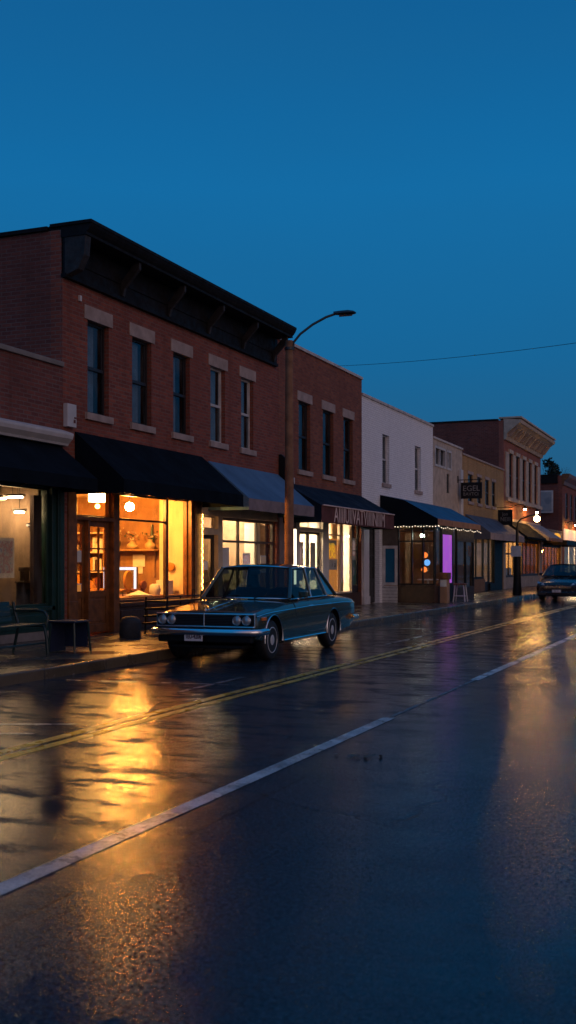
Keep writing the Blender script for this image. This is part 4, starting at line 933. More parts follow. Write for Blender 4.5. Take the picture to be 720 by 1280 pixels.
for a, b in W8: window(b8, a, b, 4.6, 6.5, 'dark_frame', lintel=None, curtain=0, inset=.03)
w = MB(); w.prism_y([(FX-.02, 6.95), (FX+.10, 6.95), (FX+.15, 7.2), (FX+.45, 7.45), (FX+.5, 7.7), (FX-.02, 7.7)], 78.0, 108); build('cornice', w, 'wood', b8)
w = MB(); w.box(-25, FX-.3, 77.9, 77.99, 7.05, 7.6); build('parapet_band', w, 'cornice', b8)
glazing(b8, 79, 107, .5, 2.9, [82, 85, 88, 91, 94, 97, 100, 103], [], 'white_frame', t=.2); w = MB(); w.box(FX-.2, FX-.02, 79, 107, SW, .5); build('bulkhead', w, 'cream_trim', b8)
room(b8, 78.8, 107.2, 3.1, 4, 'white_wall', ceil='white_wall')
w = MB(); w.box(FX+.003, FX+.08, 78.6, 90, 2.95, 3.9); build('fascia_sign', w, 'lit_sign', b8)
for k, y in enumerate((80.5, 84, 88, 93, 99)):
    t = thing('ceiling_light', 'bright ceiling light in the white shop at the street end, %s one' % ('first', 'second', 'third', 'fourth', 'fifth')[k], 'ceiling light', (-12.6, y, 3), 'ceiling lights of the far shop')
    q = MB(); q.box(-13.2, -12, y-.5, y+.5, 3.04, 3.09); build('housing', q, 'white_paint', t); q = MB(); q.box(-13.1, -12.1, y-.4, y+.4, 3.0, 3.038); build('diffuser', q, 'e_white', t)
for k, y in enumerate((79.8, 83.5)): gooseneck(y, 4.35, 'black gooseneck lamp on the far dark brick wall, %s' % ('nearer' if k == 0 else 'further'))
t = thing('billboard', 'faded pale billboard on the side wall of the dark brick building', 'billboard', (-12.6, 77.9, 4.6))
q = MB(); q.box(-14.2, -11.95, 77.80, 77.895, 5.0, 6.55); build('panel', q, 'white_paint', t)
q = MB(); q.box(-14.1, -12.05, 77.785, 77.798, 5.1, 6.45); build('print', q, 'bill', t)

# --- the opposite side of the street (right of the view, it shows only in reflections)
for k, (ya, yb, hh, mt, lb) in enumerate(((40, 54, 7.2, 'brick_brown', 'two storey brown brick building across the street, nearest one'), (54.1, 70, 6.0, 'brick_tan', 'tan brick building across the street, middle one'), (70.1, 110, 7.8, 'brick_rose', 'long rose brick building across the street, furthest one'))):
    bo_ = thing('brick_building', lb, 'building', (9.6, (ya+yb)/2, 0))
    w = MB(); w.box(9.6, 9.9, ya, yb, 0, hh); w.box(9.902, 22, ya, ya+.3, 0, hh-.003); w.box(9.902, 22, yb-.3, yb, 0, hh-.003); build('wall', w, mt, bo_)
    w = MB(); w.box(9.905, 22, ya+.302, yb-.302, hh-.7, hh-.5); build('roof', w, 'roofing', bo_)
    n_ = int((yb-ya)/3)
    for j in range(n_):
        y = ya+1.2+j*3; f = MB(); f.box(9.54, 9.598, y, y+1.1, 4.0, 5.4); f = build('window', f, 'white_frame', bo_); g = MB(); g.box(9.53, 9.538, y+.08, y+1.02, 4.08, 5.32); build('pane', g, 'car_dark', f)
        f = MB(); f.box(9.54, 9.598, y-.4, y+1.7, .7, 2.7); f = build('shop_window', f, 'wood_dark', bo_); g = MB(); g.box(9.53, 9.538, y-.32, y+1.62, .78, 2.62); build('pane', g, 'car_dark', f)

# ================================================================== AWNINGS
awning('awning', 'black awning over the dark green storefront at the left edge', 10.5, 16.92, 3.60, -10.58, 3.00, 2.78, 'aw_black', 'aw_black')
awning('awning', 'wide black awning over the brightly lit wooden shopfront', 17.36, 22.55, 3.93, -10.30, 3.03, 2.77, 'aw_black', 'aw_black')
awning('awning', 'slate blue awning with a mauve valance behind the utility pole', 22.86, 27.02, 3.86, -10.30, 2.98, 2.71, 'aw_blue', 'val_grey')
t = awning('awning', 'navy awning with pale lettering on a maroon valance over the white lit shop', 27.35, 33.95, 3.68, -10.22, 3.04, 2.58, 'aw_navy', 'val_maroon')
q = MB(); text_mb(q, 'AIIIIUIIVATVIIIINIIIM', .64, lambda u, v, ww: (-10.198+ww, 30.6+u, 2.81+v), .84); build('lettering', q, 'letter', t)
q = MB(); q.tube([(-10.19, 27.4, 3.045), (-10.19, 33.9, 3.045)], .02, 6); build('trim', q, 'letter', t)
t = awning('awning', 'deep black sided awning with teal top and fairy lights on the white building', 36.05, 42.6, 3.83, -9.32, 2.99, 2.78, 'aw_teal', 'val_orange', prof=[(FX+.012, 3.83), (-10.5, 3.64), (-9.32, 2.99)])
for ch in t.children:
    if ch.name.startswith('end_panel'): ch.data.materials[0] = M['aw_black']
awning('awning', 'grey awning with a tan valance over the brick based shop', 48.7, 57.0, 3.70, -10.2, 2.86, 2.56, 'aw_grey', 'stone')
awning('awning', 'black awning on the golden lit wall under the cream cornice', 58.0, 64.0, 3.75, -10.2, 2.88, 2.78, 'aw_black', 'aw_black')
awning('awning', 'pale awning with an orange edge beside the lit street lamp', 64.2, 69.5, 3.80, -10.1, 2.98, 2.80, 'aw_pale', 'val_orange')
awning('awning', 'flat black canopy on the low grey shop beyond the street lamp', 70.0, 77.6, 2.98, -9.9, 2.94, 2.62, 'black', 'black')
# fairy lights along the black awning edges
t = thing('fairy_light_string', 'string of tiny white lights along the bottom edge of the black sided awning', 'string lights', (-10.3, 36.0, 2.75))
q = MB(); pts = [(FX+.05+(FX*-1-9.34)*k/20, 36.02, 2.775-.03*abs(math.sin(k*PI/4))) for k in range(21)]; q.tube(pts, .006, 4); build('cable', q, 'black', t)
for k in range(0, 21, 1):
    p = pts[k]; q = MB(); q.ball((p[0], p[1]-.01, p[2]-.02), .014, 6); build('bulb', q, 'e_fairy', t)
t = thing('fairy_light_string', 'string of tiny white lights along the street side of the teal topped awning', 'string lights', (-9.3, 39, 2.7))
pts = [(-9.30, 36.1+6.4*k/22, 2.76-.06*abs(math.sin(k*PI/4))) for k in range(23)]; q = MB(); q.tube(pts, .006, 4); build('cable', q, 'black', t)
for p in pts:
    q = MB(); q.ball((p[0]+.01, p[1], p[2]-.02), .013, 6); build('bulb', q, 'e_fairy', t)

# ================================================================== SIGNS, POLES, FURNITURE
def hanging_sign(y, x0, x1, z0, z1, lines, label):
    t = thing('hanging_sign', label, 'sign', ((x0+x1)/2, y, z0))
    q = MB(); q.box(x0, x1, y-.05, y+.05, z0, z1); build('board', q, 'black', t, bevel=.01)
    q = MB(); q.tube([(FX, y, z1+.12), (x1, y, z1+.12)], .018, 6); q.tube([(x0+.15, y, z1+.12), (x0+.15, y, z1)], .01, 5); q.tube([(x1-.12, y, z1+.12), (x1-.12, y, z1)], .01, 5); q.box(FX, FX+.03, y-.06, y+.06, z1+.0, z1+.3); build('bracket', q, 'black', t)
    q = MB()
    for tx, s, u0, v0, ws in lines: text_mb(q, tx, s, lambda u, v, ww, u0=u0, v0=v0: ((x0+x1)/2+u0+u, y-.052-ww, (z0+z1)/2+v0+v), ws)
    build('lettering', q, 'letter_grey', t)
hanging_sign(47.3, -11.20, -10.28, 4.30, 5.0, [('EGEL', .34, 0, .08, 1.0), ('BAVTCI', .20, -.02, -.16, 1.0)], 'black hanging sign with two lines of pale letters on the cream building')
hanging_sign(55.5, -11.25, -10.52, 3.42, 4.18, [('Jon', .22, 0, .16, 1.0), ('NEIII', .30, .02, -.10, .85)], 'black hanging sign with a scripted top line before the golden wall')
t = thing('wall_box', 'white upright utility box at the joint of the low shop and brick building', 'box', (FX, 17.15, 3.95))
q = MB(); q.box(FX+.0, FX+.10, 16.99, 17.28, 3.98, 4.40); build('body', q, 'white_paint', t, bevel=.01)
q = MB(); q.box(FX+.101, FX+.106, 17.18, 17.24, 4.06, 4.12); q.box(FX+.101, FX+.106, 17.20, 17.26, 4.14, 4.17); build('stain', q, 'maroon', t)
# utility pole with arm
t = thing('utility_pole', 'tall brown wooden utility pole with a curved street light arm', 'utility pole', (-8.80, 21.6, SW))
q = MB(); q.tube([(-8.80, 21.6, SW-.02), (-8.80, 21.6, 3), (-8.80, 21.6, 6.20)], [.105, .095, .08], 14); build('pole', q, 'pole_wood', t, smooth=40)
arm = [(-8.72, 21.62, 6.0), (-8.71, 21.62, 6.16), (-8.58, 21.68, 6.34), (-8.34, 21.78, 6.54), (-8.08, 21.90, 6.70), (-7.90, 21.98, 6.77)]
q = MB(); q.tube(arm, .027, 8); q.lathe([(.10, 0), (.10, .06)], 14, (-8.80, 21.6, 6.0)); build('arm', q, 'pole_grey', t, smooth=50)
q = MB(); hx, hy, hz = -7.94, 21.965, 6.77; d = Vector((.92, .40, .04)).normalized(); s_ = Vector((-.40, .92, 0))
secs = [(0, .05, .05), (.10, .09, .06), (.30, .13, .07), (.42, .11, .05), (.48, .03, .02)]; vs = []
for u, wd, ht in secs:
    c = Vector((hx, hy, hz))+d*u
    for k in range(10): a = 2*PI*k/10; vs.append(c+s_*wd*math.cos(a)+Vector((0, 0, 1))*ht*(math.sin(a) if math.sin(a) > 0 else .45*math.sin(a)))
q.add(vs, [(i*10+k, i*10+(k+1) % 10, (i+1)*10+(k+1) % 10, (i+1)*10+k) for i in range(4) for k in range(10)]+[tuple(range(10)), tuple(range(49, 39, -1))]); h_ = build('lamp_head', q, 'pole_grey', t, smooth=50)
q = MB(); a, b = Vector((hx, hy, hz-.034))+d*.12, Vector((hx, hy, hz-.034))+d*.40; q.quad(a+s_*.07, b+s_*.06, b-s_*.06, a-s_*.07); q.quad(a+s_*.07-Vector((0, 0, .02)), b+s_*.06-Vector((0, 0, .01)), b-s_*.06-Vector((0, 0, .01)), a-s_*.07-Vector((0, 0, .02))); build('lens', q, 'lens', h_)
# overhead wire
q = MB(); A, B = Vector((-11.6, 31.9, 7.55)), Vector((9.0, 14.0, 5.6)); n = 24
q.tube([A+(B-A)*(k/n)+Vector((0, 0, -1.9*4*(k/n)*(1-k/n)*.25)) for k in range(n+1)], .006, 4); single('overhead_wire', q, 'black', 'single thin wire crossing the sky from the brown brick roof', 'wire', origin=(-1, 23, 6))
# lit street lamp
t = thing('street_lamp', 'dark street lamp with a glowing globe on the far kerb', 'street lamp', (-8.62, 46.5, SW))
q = MB(); q.lathe([(.20, 0), (.20, .08), (.17, .5), (.15, 1.0), (.15, 1.62), (.10, 1.66), (.075, 1.7), (.06, 2.9)], 14, (-8.62, 46.5, SW)); build('pole', q, 'black', t, smooth=50)
q = MB(); q.tube([(-8.62, 46.5, 3.0), (-8.60, 46.5, 3.2), (-8.45, 46.5, 3.36), (-8.1, 46.5, 3.48), (-7.85, 46.5, 3.50), (-7.80, 46.5, 3.46)], .035, 8); build('arm', q, 'black', t, smooth=60)
q = MB(); q.ball((-7.80, 46.5, 3.35), .13, 16); build('globe', q, 'e_street', t, smooth=60)
q = MB(); q.box(-8.85, -8.42, 46.30, 46.32, 1.78, 2.22); build('notice_plate', q, 'white_paint', t)
# amber disc sign
t = thing('projecting_sign', 'round amber lit sign projecting from the wall beyond the street lamp', 'sign', (-10.5, 69.8, 2.87))
q = MB(); q.lathe([(.02, -.05), (.22, -.05), (.25, 0), (.22, .05), (.02, .05)], 18, (-10.5, 69.8, 3.12), axis='y'); build('disc', q, 'amber_sign', t)
q = MB(); q.tube([(FX, 69.8, 3.15), (-10.7, 69.8, 3.15)], .03, 6); build('bracket', q, 'black', t)
# bench
t = thing('bench', 'dark green metal bench on the sidewalk before the green storefront', 'bench', (-10.0, 13.2, SW))
for k, y in enumerate((11.2, 12.55, 13.82)):
    q = MB(); q.tube([(-9.50, y, SW), (-9.52, y, .38), (-9.56, y, .56), (-9.66, y, .575), (-10.02, y, .56), (-10.08, y, .74), (-10.12, y, .92)], .024, 8); q.tube([(-10.12, y, SW), (-10.06, y, .4), (-10.02, y, .56)], .022, 8); q.tube([(-9.53, y, .56), (-9.50, y, .70), (-9.56, y, .78), (-9.7, y, .80), (-10.08, y, .79)], .022, 8); build('end_frame', q, 'green_metal', t, smooth=60)
for k in range(5):
    q = MB(); x = -9.58-k*.09; q.box(x-.075, x, 11.1, 13.88, .578, .602); build('seat_slat', q, 'green_metal', t, bevel=.005)
for k in range(4):
    q = MB(); z = .64+k*.075; q.prism_y([(-10.055-k*.016, z), (-10.03-k*.016, z), (-10.045-k*.016, z+.062), (-10.07-k*.016, z+.062)], 11.1, 13.68); build('back_slat', q, 'green_metal', t)
q = MB(); q.tube([(-9.53, 11.2, .32), (-9.53, 13.82, .32)], .014, 6); build('rail', q, 'green_metal', t)
# blue chair seen from the side and low side table frame
class MBS(MB):
    def __init__(s, dx, dy): super().__init__(); s.d = (dx, dy)
    def add(s, vs, fs): super().add([(v[0]+s.d[0], v[1]+s.d[1], v[2]) for v in vs], fs)
t = thing('chair', 'navy blue metal chair beside the green bench', 'chair', (-9.42, 14.25, SW))
q = MBS(.36, -.22); q.box(-10.02, -9.55, 14.28, 14.72, .60, .635); build('seat', q, 'blue_seat', t, bevel=.015)
q = MBS(.36, -.22); q.prism_y([(-10.03, .16), (-10.0, .16), (-9.98, .60), (-10.02, .60)], 14.30, 14.70); q.prism_x([(14.69, .22), (14.72, .22), (14.71, .60), (14.68, .60)], -10.0, -9.6); build('side_panel', q, 'blue_seat', t)
for x in (-9.99, -9.58):
    for y in (14.31, 14.69):
        q = MBS(.36, -.22); q.tube([(x, y, .61), (x+(.03 if x > -9.7 else -.03), y+(.03 if y > 14.5 else -.03), SW)], .018, 6); build('leg', q, 'green_metal', t)
# dark stone bollard
q = MB(); q.lathe([(.19, 0), (.20, .05), (.195, .26), (.17, .34), (.11, .385), (.02, .40)], 18, (-10.22, 17.45, SW-.004)); single('planter', q, 'stone_dark', 'short dark round topped stone block before the lit shop window', 'stone block', smooth=50)
# dark metal rack by the window
t = thing('bike_rack', 'black slatted metal rack under the lit shop window behind the car', 'rack', (-10.3, 18.9, SW))
for k in range(4):
    q = MB(); q.box(-10.5+k*.02, -10.06+k*.02, 18.35, 19.95, .34+k*.14, .37+k*.14); build('slat', q, 'black', t, bevel=.004)
for x in (-10.48, -10.02):
    for y in (18.45, 19.85): q = MB(); q.tube([(x, y, SW), (x+.02, y, .86)], .018, 6); build('leg', q, 'black', t)
q = MB(); q.tube([(-10.02, 18.4, .86), (-10.02, 19.9, .86)], .016, 6); q.tube([(-10.02, 19.5, .86), (-10.02, 19.5, .98), (-10.02, 19.62, .98), (-10.02, 19.62, .86)], .012, 5); build('rail', q, 'black', t)
# wooden box stand and white stool by the bay
t = thing('menu_stand', 'pale wooden box stand at the corner of the shop bay', 'stand', (-9.3, 36.9, SW))
q = MB(); q.box(-9.44, -9.18, 36.75, 37.1, SW-.004, .95); build('body', q, 'box_wood', t, bevel=.01); q = MB(); q.box(-9.48, -9.14, 36.70, 37.14, .952, 1.18); build('top_box', q, 'wood', t, bevel=.01); q = MB(); q.box(-9.42, -9.2, 36.735, 36.748, .70, .94); build('notice', q, 'paper', t)
t = thing('stool', 'white wooden stool on the sidewalk under the purple lit panel', 'stool', (-9.05, 38.2, SW))
q = MB(); q.box(-9.28, -8.86, 37.98, 38.40, .74, .79); build('seat', q, 'wood', t, bevel=.015)
for x in (-9.22, -8.92):
    for y in (38.04, 38.34): q = MB(); q.tube([(x, y, .74), (x+(.06 if x > -9.1 else -.06), y+(.05 if y > 38.2 else -.05), SW)], .024, 6); build('leg', q, 'white_paint', t)
q = MB()
for z in (.35,): q.tube([(-9.24, 38.02, z), (-8.90, 38.02, z), (-8.90, 38.36, z), (-9.24, 38.36, z), (-9.24, 38.02, z)], .016, 6)
build('rung', q, 'white_paint', t)
# wet leaf clump on the road
q = MB(); rn = random.Random(9)
for k in range(18):
    c = Vector((-2.68+rn.gauss(0, .10), 8.11+rn.gauss(0, .06), .012+.01*rn.random())); a = Vector((rn.gauss(0, 1), rn.gauss(0, 1), rn.uniform(-.2, .2))).normalized()*.035; b = a.cross(Vector((0, 0, 1))).normalized()*.018
    q.quad(c+a, c+b, c-a, c-b)
o = single('leaf_litter', q, 'leaf_litter', 'small clump of wet leaves on the road beyond the white line', 'leaves'); o['kind'] = 'stuff'

# ================================================================== CARS
def wheel(parent, x, y, r, wd, hub='wheel_chrome', world=False):
    sg = 1 if x > 0 else -1
    q = MB(); q.lathe([(r*.60, -wd*.5), (r*.88, -wd*.5), (r*.97, -wd*.38), (r, -wd*.2), (r, wd*.2), (r*.97, wd*.38), (r*.88, wd*.5), (r*.60, wd*.5)], 32, (x, y, r), axis='x'); w_ = build('wheel', q, 'rubber', parent, smooth=40, world=False)
    q = MB(); prof = [(r*.66, wd*.36), (r*.66, wd*.49), (r*.60, wd*.52), (r*.54, wd*.36), (r*.40, wd*.34), (r*.36, wd*.44), (r*.22, wd*.52), (r*.10, wd*.54), (.001, wd*.55)]
    q.lathe([(a, sg*b) for a, b in prof], 32, (x, y, r), axis='x'); build('rim', q, hub, w_, smooth=35, world=False)
    q = MB()
    for k in range(10):
        a = 2*PI*k/10; cy, cz = y+r*.47*math.cos(a), r+r*.47*math.sin(a); q.box(x+sg*wd*.355, x+sg*wd*.375, cy-r*.045, cy+r*.045, cz-r*.045, cz+r*.045)
    build('rim_slot', q, 'black', w_, world=False)
    return w_
def car(name, label, loc, rz, st, axles, wr, ww, gh, paint, cat='car', sedan=True, plate='1EU-4206'):
    """st: stations (y, halfwidth, z bottom, z shoulder, z deck); gh: greenhouse table"""
    t = thing(name, label, cat, loc, None, rz); ORG[t.name] = (0, 0, 0)
    prof = lambda hw, zb, zs, zt: [(0, zb), (hw*.82, zb), (hw*.955, zb+.05), (hw*.985, zb+(zs-zb)*.30), (hw, zb+(zs-zb)*.62), (hw*.985, zs-.09), (hw*.955, zs-.025), (hw*.90, zs), (hw*.70, zs+(zt-zs)*.55), (hw*.35, zs+(zt-zs)*.9), (0, zt)]
    # denser stations
    S = []
    for i in range(len(st)-1):
        for k in range(4):
            f = k/4; g = f; S.append(tuple(a*(1-g)+b*g for a, b in zip(st[i], st[i+1])))
    S.append(st[-1])
    vs = []; n = 0
    for s in S:
        pr = prof(*s[1:]); loop = pr+[(-x, z) for x, z in reversed(pr[1:-1])]; n = len(loop); vs += [(x, s[0], z) for x, z in loop]
    q = MB(); q.add(vs, [(i*n+k, i*n+(k+1) % n, (i+1)*n+(k+1) % n, (i+1)*n+k) for i in range(len(S)-1) for k in range(n)]+[tuple(range(n)), tuple(range((len(S)-1)*n, len(S)*n))[::-1]])
    body = build('body', q, [paint, 'black'], t, smooth=38, world=False)
    cut = MB(); cut.m(1)
    for y in axles:
        for sx in (-1, 1): cut.lathe([(wr*1.17, sx*.50), (wr*1.17, sx*1.3)], 36, (0, y, wr*1.06), axis='x')
    co = build('cutter', cut, [paint, 'black'], t, world=False)
    bo = body.modifiers.new('arch', 'BOOLEAN'); bo.operation = 'DIFFERENCE'; bo.object = co; bo.solver = 'EXACT'; bo.material_mode = 'INDEX'
    bpy.context.view_layer.update()
    me = bpy.data.meshes.new_from_object(body.evaluated_get(bpy.context.evaluated_depsgraph_get()))
    body.modifiers.clear(); body.data = me; bpy.data.objects.remove(co)
    for y in axles:
        for sx in (-1, 1): wheel(t, sx*(st[2][1]-ww*.5-.035), y, wr, ww)
    # wheel arch trims
    for y in axles:
        for sx in (-1, 1):
            q = MB(); a0, a1 = R(-8), R(188); q.tube([(sx*(st[2][1]*.985+.004), y+wr*1.17*math.cos(a0+(a1-a0)*k/22), wr*1.06+wr*1.17*math.sin(a0+(a1-a0)*k/22)) for k in range(23)], .011, 6); build('arch_trim', q, 'chrome' if sedan else 'black', t, smooth=60, world=False)
    # ---- greenhouse
    A0, A1, B0, B1, C0, C1, D0, D1 = [gh[k] for k in ('A0', 'A1', 'B0', 'B1', 'C0', 'C1', 'D0', 'D1')]
    ws = gh['wc']  # windshield centre base y, roof front centre y
    mir = lambda p: (-p[0], p[1], p[2])
    zr = A1[2]; cr = gh['crown']
    # roof
    ry0, ry1 = A1[1], D1[1]; q = MB(); nx, ny = 16, 14; g = []
    for j in range(ny+1):
        v = j/ny
        row = []
        for i in range(nx+1):
            u = i/nx*2-1; hw = A1[0]+(D1[0]-A1[0])*v
            hw2 = hw+.03*math.sin(PI*v)
            yy = ry0+(ry1-ry0)*v - (gh['bow']*(1-u*u))*(1-v) + (gh['bow']*(1-u*u))*v
            row.append((u*hw2, yy, zr+(D1[2]-zr)*v+cr*(1-abs(u)**2.6)*(.55+.45*math.sin(PI*min(1, max(0, .12+v*.8))))))
        g.append(row)
    flat = [p for r in g for p in r]; w_ = nx+1
    fs = [(j*w_+i, j*w_+i+1, (j+1)*w_+i+1, (j+1)*w_+i) for j in range(ny) for i in range(nx)]
    q.add(flat, fs); q.add([(p[0]*.97, p[1], p[2]-.03) for p in flat], [f[::-1] for f in fs])
    rim = [j*w_ for j in range(ny+1)]+[ny*w_+i for i in range(1, w_)]+[j*w_+nx for j in range(ny-1, -1, -1)]+[i for i in range(nx-1, 0, -1)]
    N_ = len(flat); q.f += [(a, b, b+N_, a+N_) for a, b in zip(rim, rim[1:]+rim[:1])]; q.mi += [0]*len(rim)
    build('roof', q, paint, t, smooth=45, world=False)
    def strip(a, b, w, mat, nm, d=.03):
        q = MB(); a, b = Vector(a), Vector(b); q.tube([a, a*.5+b*.5+Vector((.006*(1 if a.x > 0 else -1), 0, 0)), b], w, 8); return build(nm, q, mat, t, smooth=60, world=False)
    def glassq(nm, pts):
        q = MB(); q.add(pts, [tuple(range(len(pts)))]); return build(nm, q, 'car_glass', t, world=False)
    for mm in (lambda p: p, mir):
        strip(mm(A0), mm(A1), .036, paint, 'pillar'); strip(mm(B0), mm(B1), .024, paint, 'pillar')
        q = MB(); c0, c1, d0, d1 = mm(C0), mm(C1), mm(D0), mm(D1)
        off = .02*(1 if c0[0] > 0 else -1)
        q.add([c0, d0, d1, c1, (c0[0]-off*2, c0[1], c0[2]), (d0[0]-off*2, d0[1]-.04, d0[2]), (d1[0]-off*2, d1[1]-.04, d1[2]), (c1[0]-off*2, c1[1], c1[2])], [(0, 1, 2, 3), (7, 6, 5, 4), (0, 4, 5, 1), (1, 5, 6, 2), (2, 6, 7, 3), (3, 7, 4, 0)])
        build('quarter_panel', q, paint, t, bevel=.012, world=False)
        strip(mm(D0), mm(D1), .03, paint, 'pillar')
        glassq('side_window', [mm(A0), mm(B0), mm(B1), mm(A1)]); glassq('side_window', [mm(B0), mm(C0), mm(C1), mm(B1)])
        q = MB(); o_ = .028 if mm(A0)[0] > 0 else -.028; e = lambda p: (p[0]+o_*.6, p[1], p[2])
        q.tube([e(mm(A0)), e(mm(A1)), e(mm(B1)), e(mm(C1)), e(mm(C0)), e(mm(B0)), e(mm(A0))], .010, 6); q.tube([e(mm(B0)), e(mm(B1))], .012, 6); build('window_trim', q, 'chrome' if sedan else 'black', t, world=False)
    # windshield and rear window with a gentle curve
    for nm, lo, hi, yb in (('windshield', A0, A1, ws), ('rear_window', D0, D1, gh['rc'])):
        q = MB(); n_ = 10; vv = []
        for r_, (p, yc) in enumerate(((lo, yb[0]), (hi, yb[1]))):
            for i in range(n_+1):
                u = i/n_*2-1; vv.append((u*p[0], p[1]+(yc-p[1])*(1-u*u), p[2]+(.035*(1-u*u) if r_ else .01*(1-u*u))))
        q.add(vv, [(i, i+1, n_+2+i, n_+1+i) for i in range(n_)]); gl = build(nm, q, 'car_glass', t, smooth=60, world=False)
        q = MB(); dy = -.012 if nm == 'windshield' else .012; ring = vv[:n_+1]+vv[n_+1:][::-1]+[vv[0]]; q.tube([(a, b+dy, c+.006) for a, b, c in ring], .013, 6); build('surround', q, 'chrome' if sedan else 'black', gl, smooth=60, world=False)
    if sedan:
        q = MB()
        for x0, y0 in ((-.36, ws[0]-.02), (.22, ws[0]-.01)):
            q.tube([(x0, y0, A0[2]+.012), (x0+.10, y0+.02, A0[2]+.05), (x0+.46, y0+.13, A0[2]+.07)], .009, 5)
        build('wiper', q, 'black', t, world=False)
    # interior
    zb = A0[2]
    q = MB(); q.box(-A0[0]*.92, A0[0]*.92, A0[1]+.02, A0[1]+.30, zb-.25, zb-.01); build('dashboard', q, 'car_in', t, bevel=.03, world=False)
    q = MB(); cx = .36; n_ = 20; q.tube([(cx+.19*math.cos(2*PI*k/n_), A0[1]+.42+.06*math.sin(2*PI*k/n_), zb-.02+.17*math.sin(2*PI*k/n_)) for k in range(n_+1)], .014, 6, False); q.tube([(cx, A0[1]+.42, zb-.02), (cx, A0[1]+.2, zb-.12)], .03, 6); build('steering_wheel', q, 'black', t, world=False)
    for x in (-.36, .36):
        q = MB(); q.prism_x([(B0[1]-.18, zb-.55), (B0[1]+.0, zb-.55), (B0[1]+.16, zb+.16), (B0[1]+.06, zb+.18)], x-.26, x+.26); q.box(x-.26, x+.26, B0[1]-.6, B0[1]-.1, zb-.62, zb-.46); build('seat', q, 'car_in', t, bevel=.04, world=False)
    q = MB(); q.prism_x([(C0[1]-.02, zb-.5), (C0[1]+.2, zb-.5), (C0[1]+.35, zb+.10), (C0[1]+.22, zb+.12)], -.62, .62); build('rear_seat', q, 'car_in', t, bevel=.04, world=False)
    q = MB(); q.box(-.09, .09, ws[1]+.02, ws[1]+.05, zr-.10, zr-.03); build('interior_mirror', q, 'steel', t, bevel=.01, world=False)
    # side mirrors and door handles
    for sx in (-1, 1):
        q = MB(); x = sx*(A0[0]+.12); q.box(x-.075, x+.075, A0[1]+.30, A0[1]+.40, zb+.02, zb+.13); mo = build('side_mirror', q, paint, t, bevel=.02, world=False)
        q = MB(); q.box(x-.06, x+.06, A0[1]+.401, A0[1]+.405, zb+.035, zb+.115); q.tube([(x-sx*.03, A0[1]+.35, zb+.03), (x-sx*.10, A0[1]+.36, zb-.02)], .014, 6); build('mirror_glass', q, 'chrome', mo, world=False)
        for y in (B0[1]-.14, C0[1]-.02):
            q = MB(); x = sx*(st[2][1]*.985+.006); zz = zb-.13; q.box(x-.02, x+.018, y-.09, y+.06, zz-.012, zz+.018); build('door_handle', q, 'chrome' if sedan else 'black', t, bevel=.008, world=False)
        for y in (A0[1]+.12, B0[1], C0[1]+.10):
            q = MB(); prv = prof(st[2][1]+.002, st[2][2], zb-.03, zb)[2:8]; q.tube([(sx*x, y+(0 if y != A0[1]+.12 else -.02*k), z) for k, (x, z) in enumerate(prv)], .0045, 4); build('door_gap', q, 'black', t, world=False)
    return t
# sedan -----------------------------------------------------------
ST = [(0.0, .825, .36, .700, .735), (.06, .850, .31, .735, .765), (.55, .872, .24, .790, .822), (1.40, .875, .22, .865, .915), (2.2, .878, .22, .885, .935), (3.9, .875, .23, .895, .945), (4.55, .860, .28, .865, .905), (4.80, .835, .34, .83, .86)]
GH = dict(A0=(.775, 1.52, .915), A1=(.615, 1.98, 1.415), B0=(.790, 2.48, .925), B1=(.645, 2.53, 1.425), C0=(.785, 3.30, .93), C1=(.635, 3.10, 1.415), D0=(.740, 3.92, .935), D1=(.60, 3.36, 1.40), wc=(1.38, 1.93), rc=(4.02, 3.38), crown=.088, bow=.07)
CARX, CARY = -7.50, 15.03
sedan = car('vintage_sedan', 'dark teal vintage four door sedan parked at the kerb', (CARX, CARY, 0), R(1.0), ST, (.65, 3.50), .315, .19, GH, 'car_green')
P = lambda nm, q, m_, **k: build(nm, q, m_, sedan, world=False, **k)
q = MB(); q.box(-.80, .80, -.03, .01, .545, .725); gr = P('grille', q, 'black')
q = MB()
for k in range(7): q.box(-.50, -.02, -.036, -.031, .563+k*.024, .570+k*.024); q.box(.02, .50, -.036, -.031, .563+k*.024, .570+k*.024)
build('grille_bar', q, 'pole_grey', gr, world=False)
q = MB(); q.tube([(-.815, .02, .545), (-.805, -.035, .540), (.805, -.035, .540), (.815, .02, .545)], .013, 6); q.tube([(-.815, .02, .735), (-.805, -.035, .732), (.805, -.035, .732), (.815, .02, .735)], .013, 6); q.tube([(0, -.042, .545), (0, -.042, .75)], .013, 6); q.tube([(-.815, .0, .54), (-.815, .0, .735)], .012, 6); q.tube([(.815, .0, .54), (.815, .0, .735)], .012, 6)
build('grille_surround', q, 'chrome', gr, smooth=60, world=False)
for x in (-.70, -.545, .545, .70):
    q = MB(); q.lathe([(.074, -.032), (.078, -.05), (.070, -.062), (.064, -.05)], 22, (x, 0, .638), axis='y', close=False); hl = P('headlight', q, 'chrome', smooth=50)
    q = MB(); q.lathe([(.064, -.048), (.055, -.058), (.03, -.066), (.001, -.069)], 22, (x, 0, .638), axis='y'); build('lens', q, 'headlamp', hl, smooth=60, world=False)
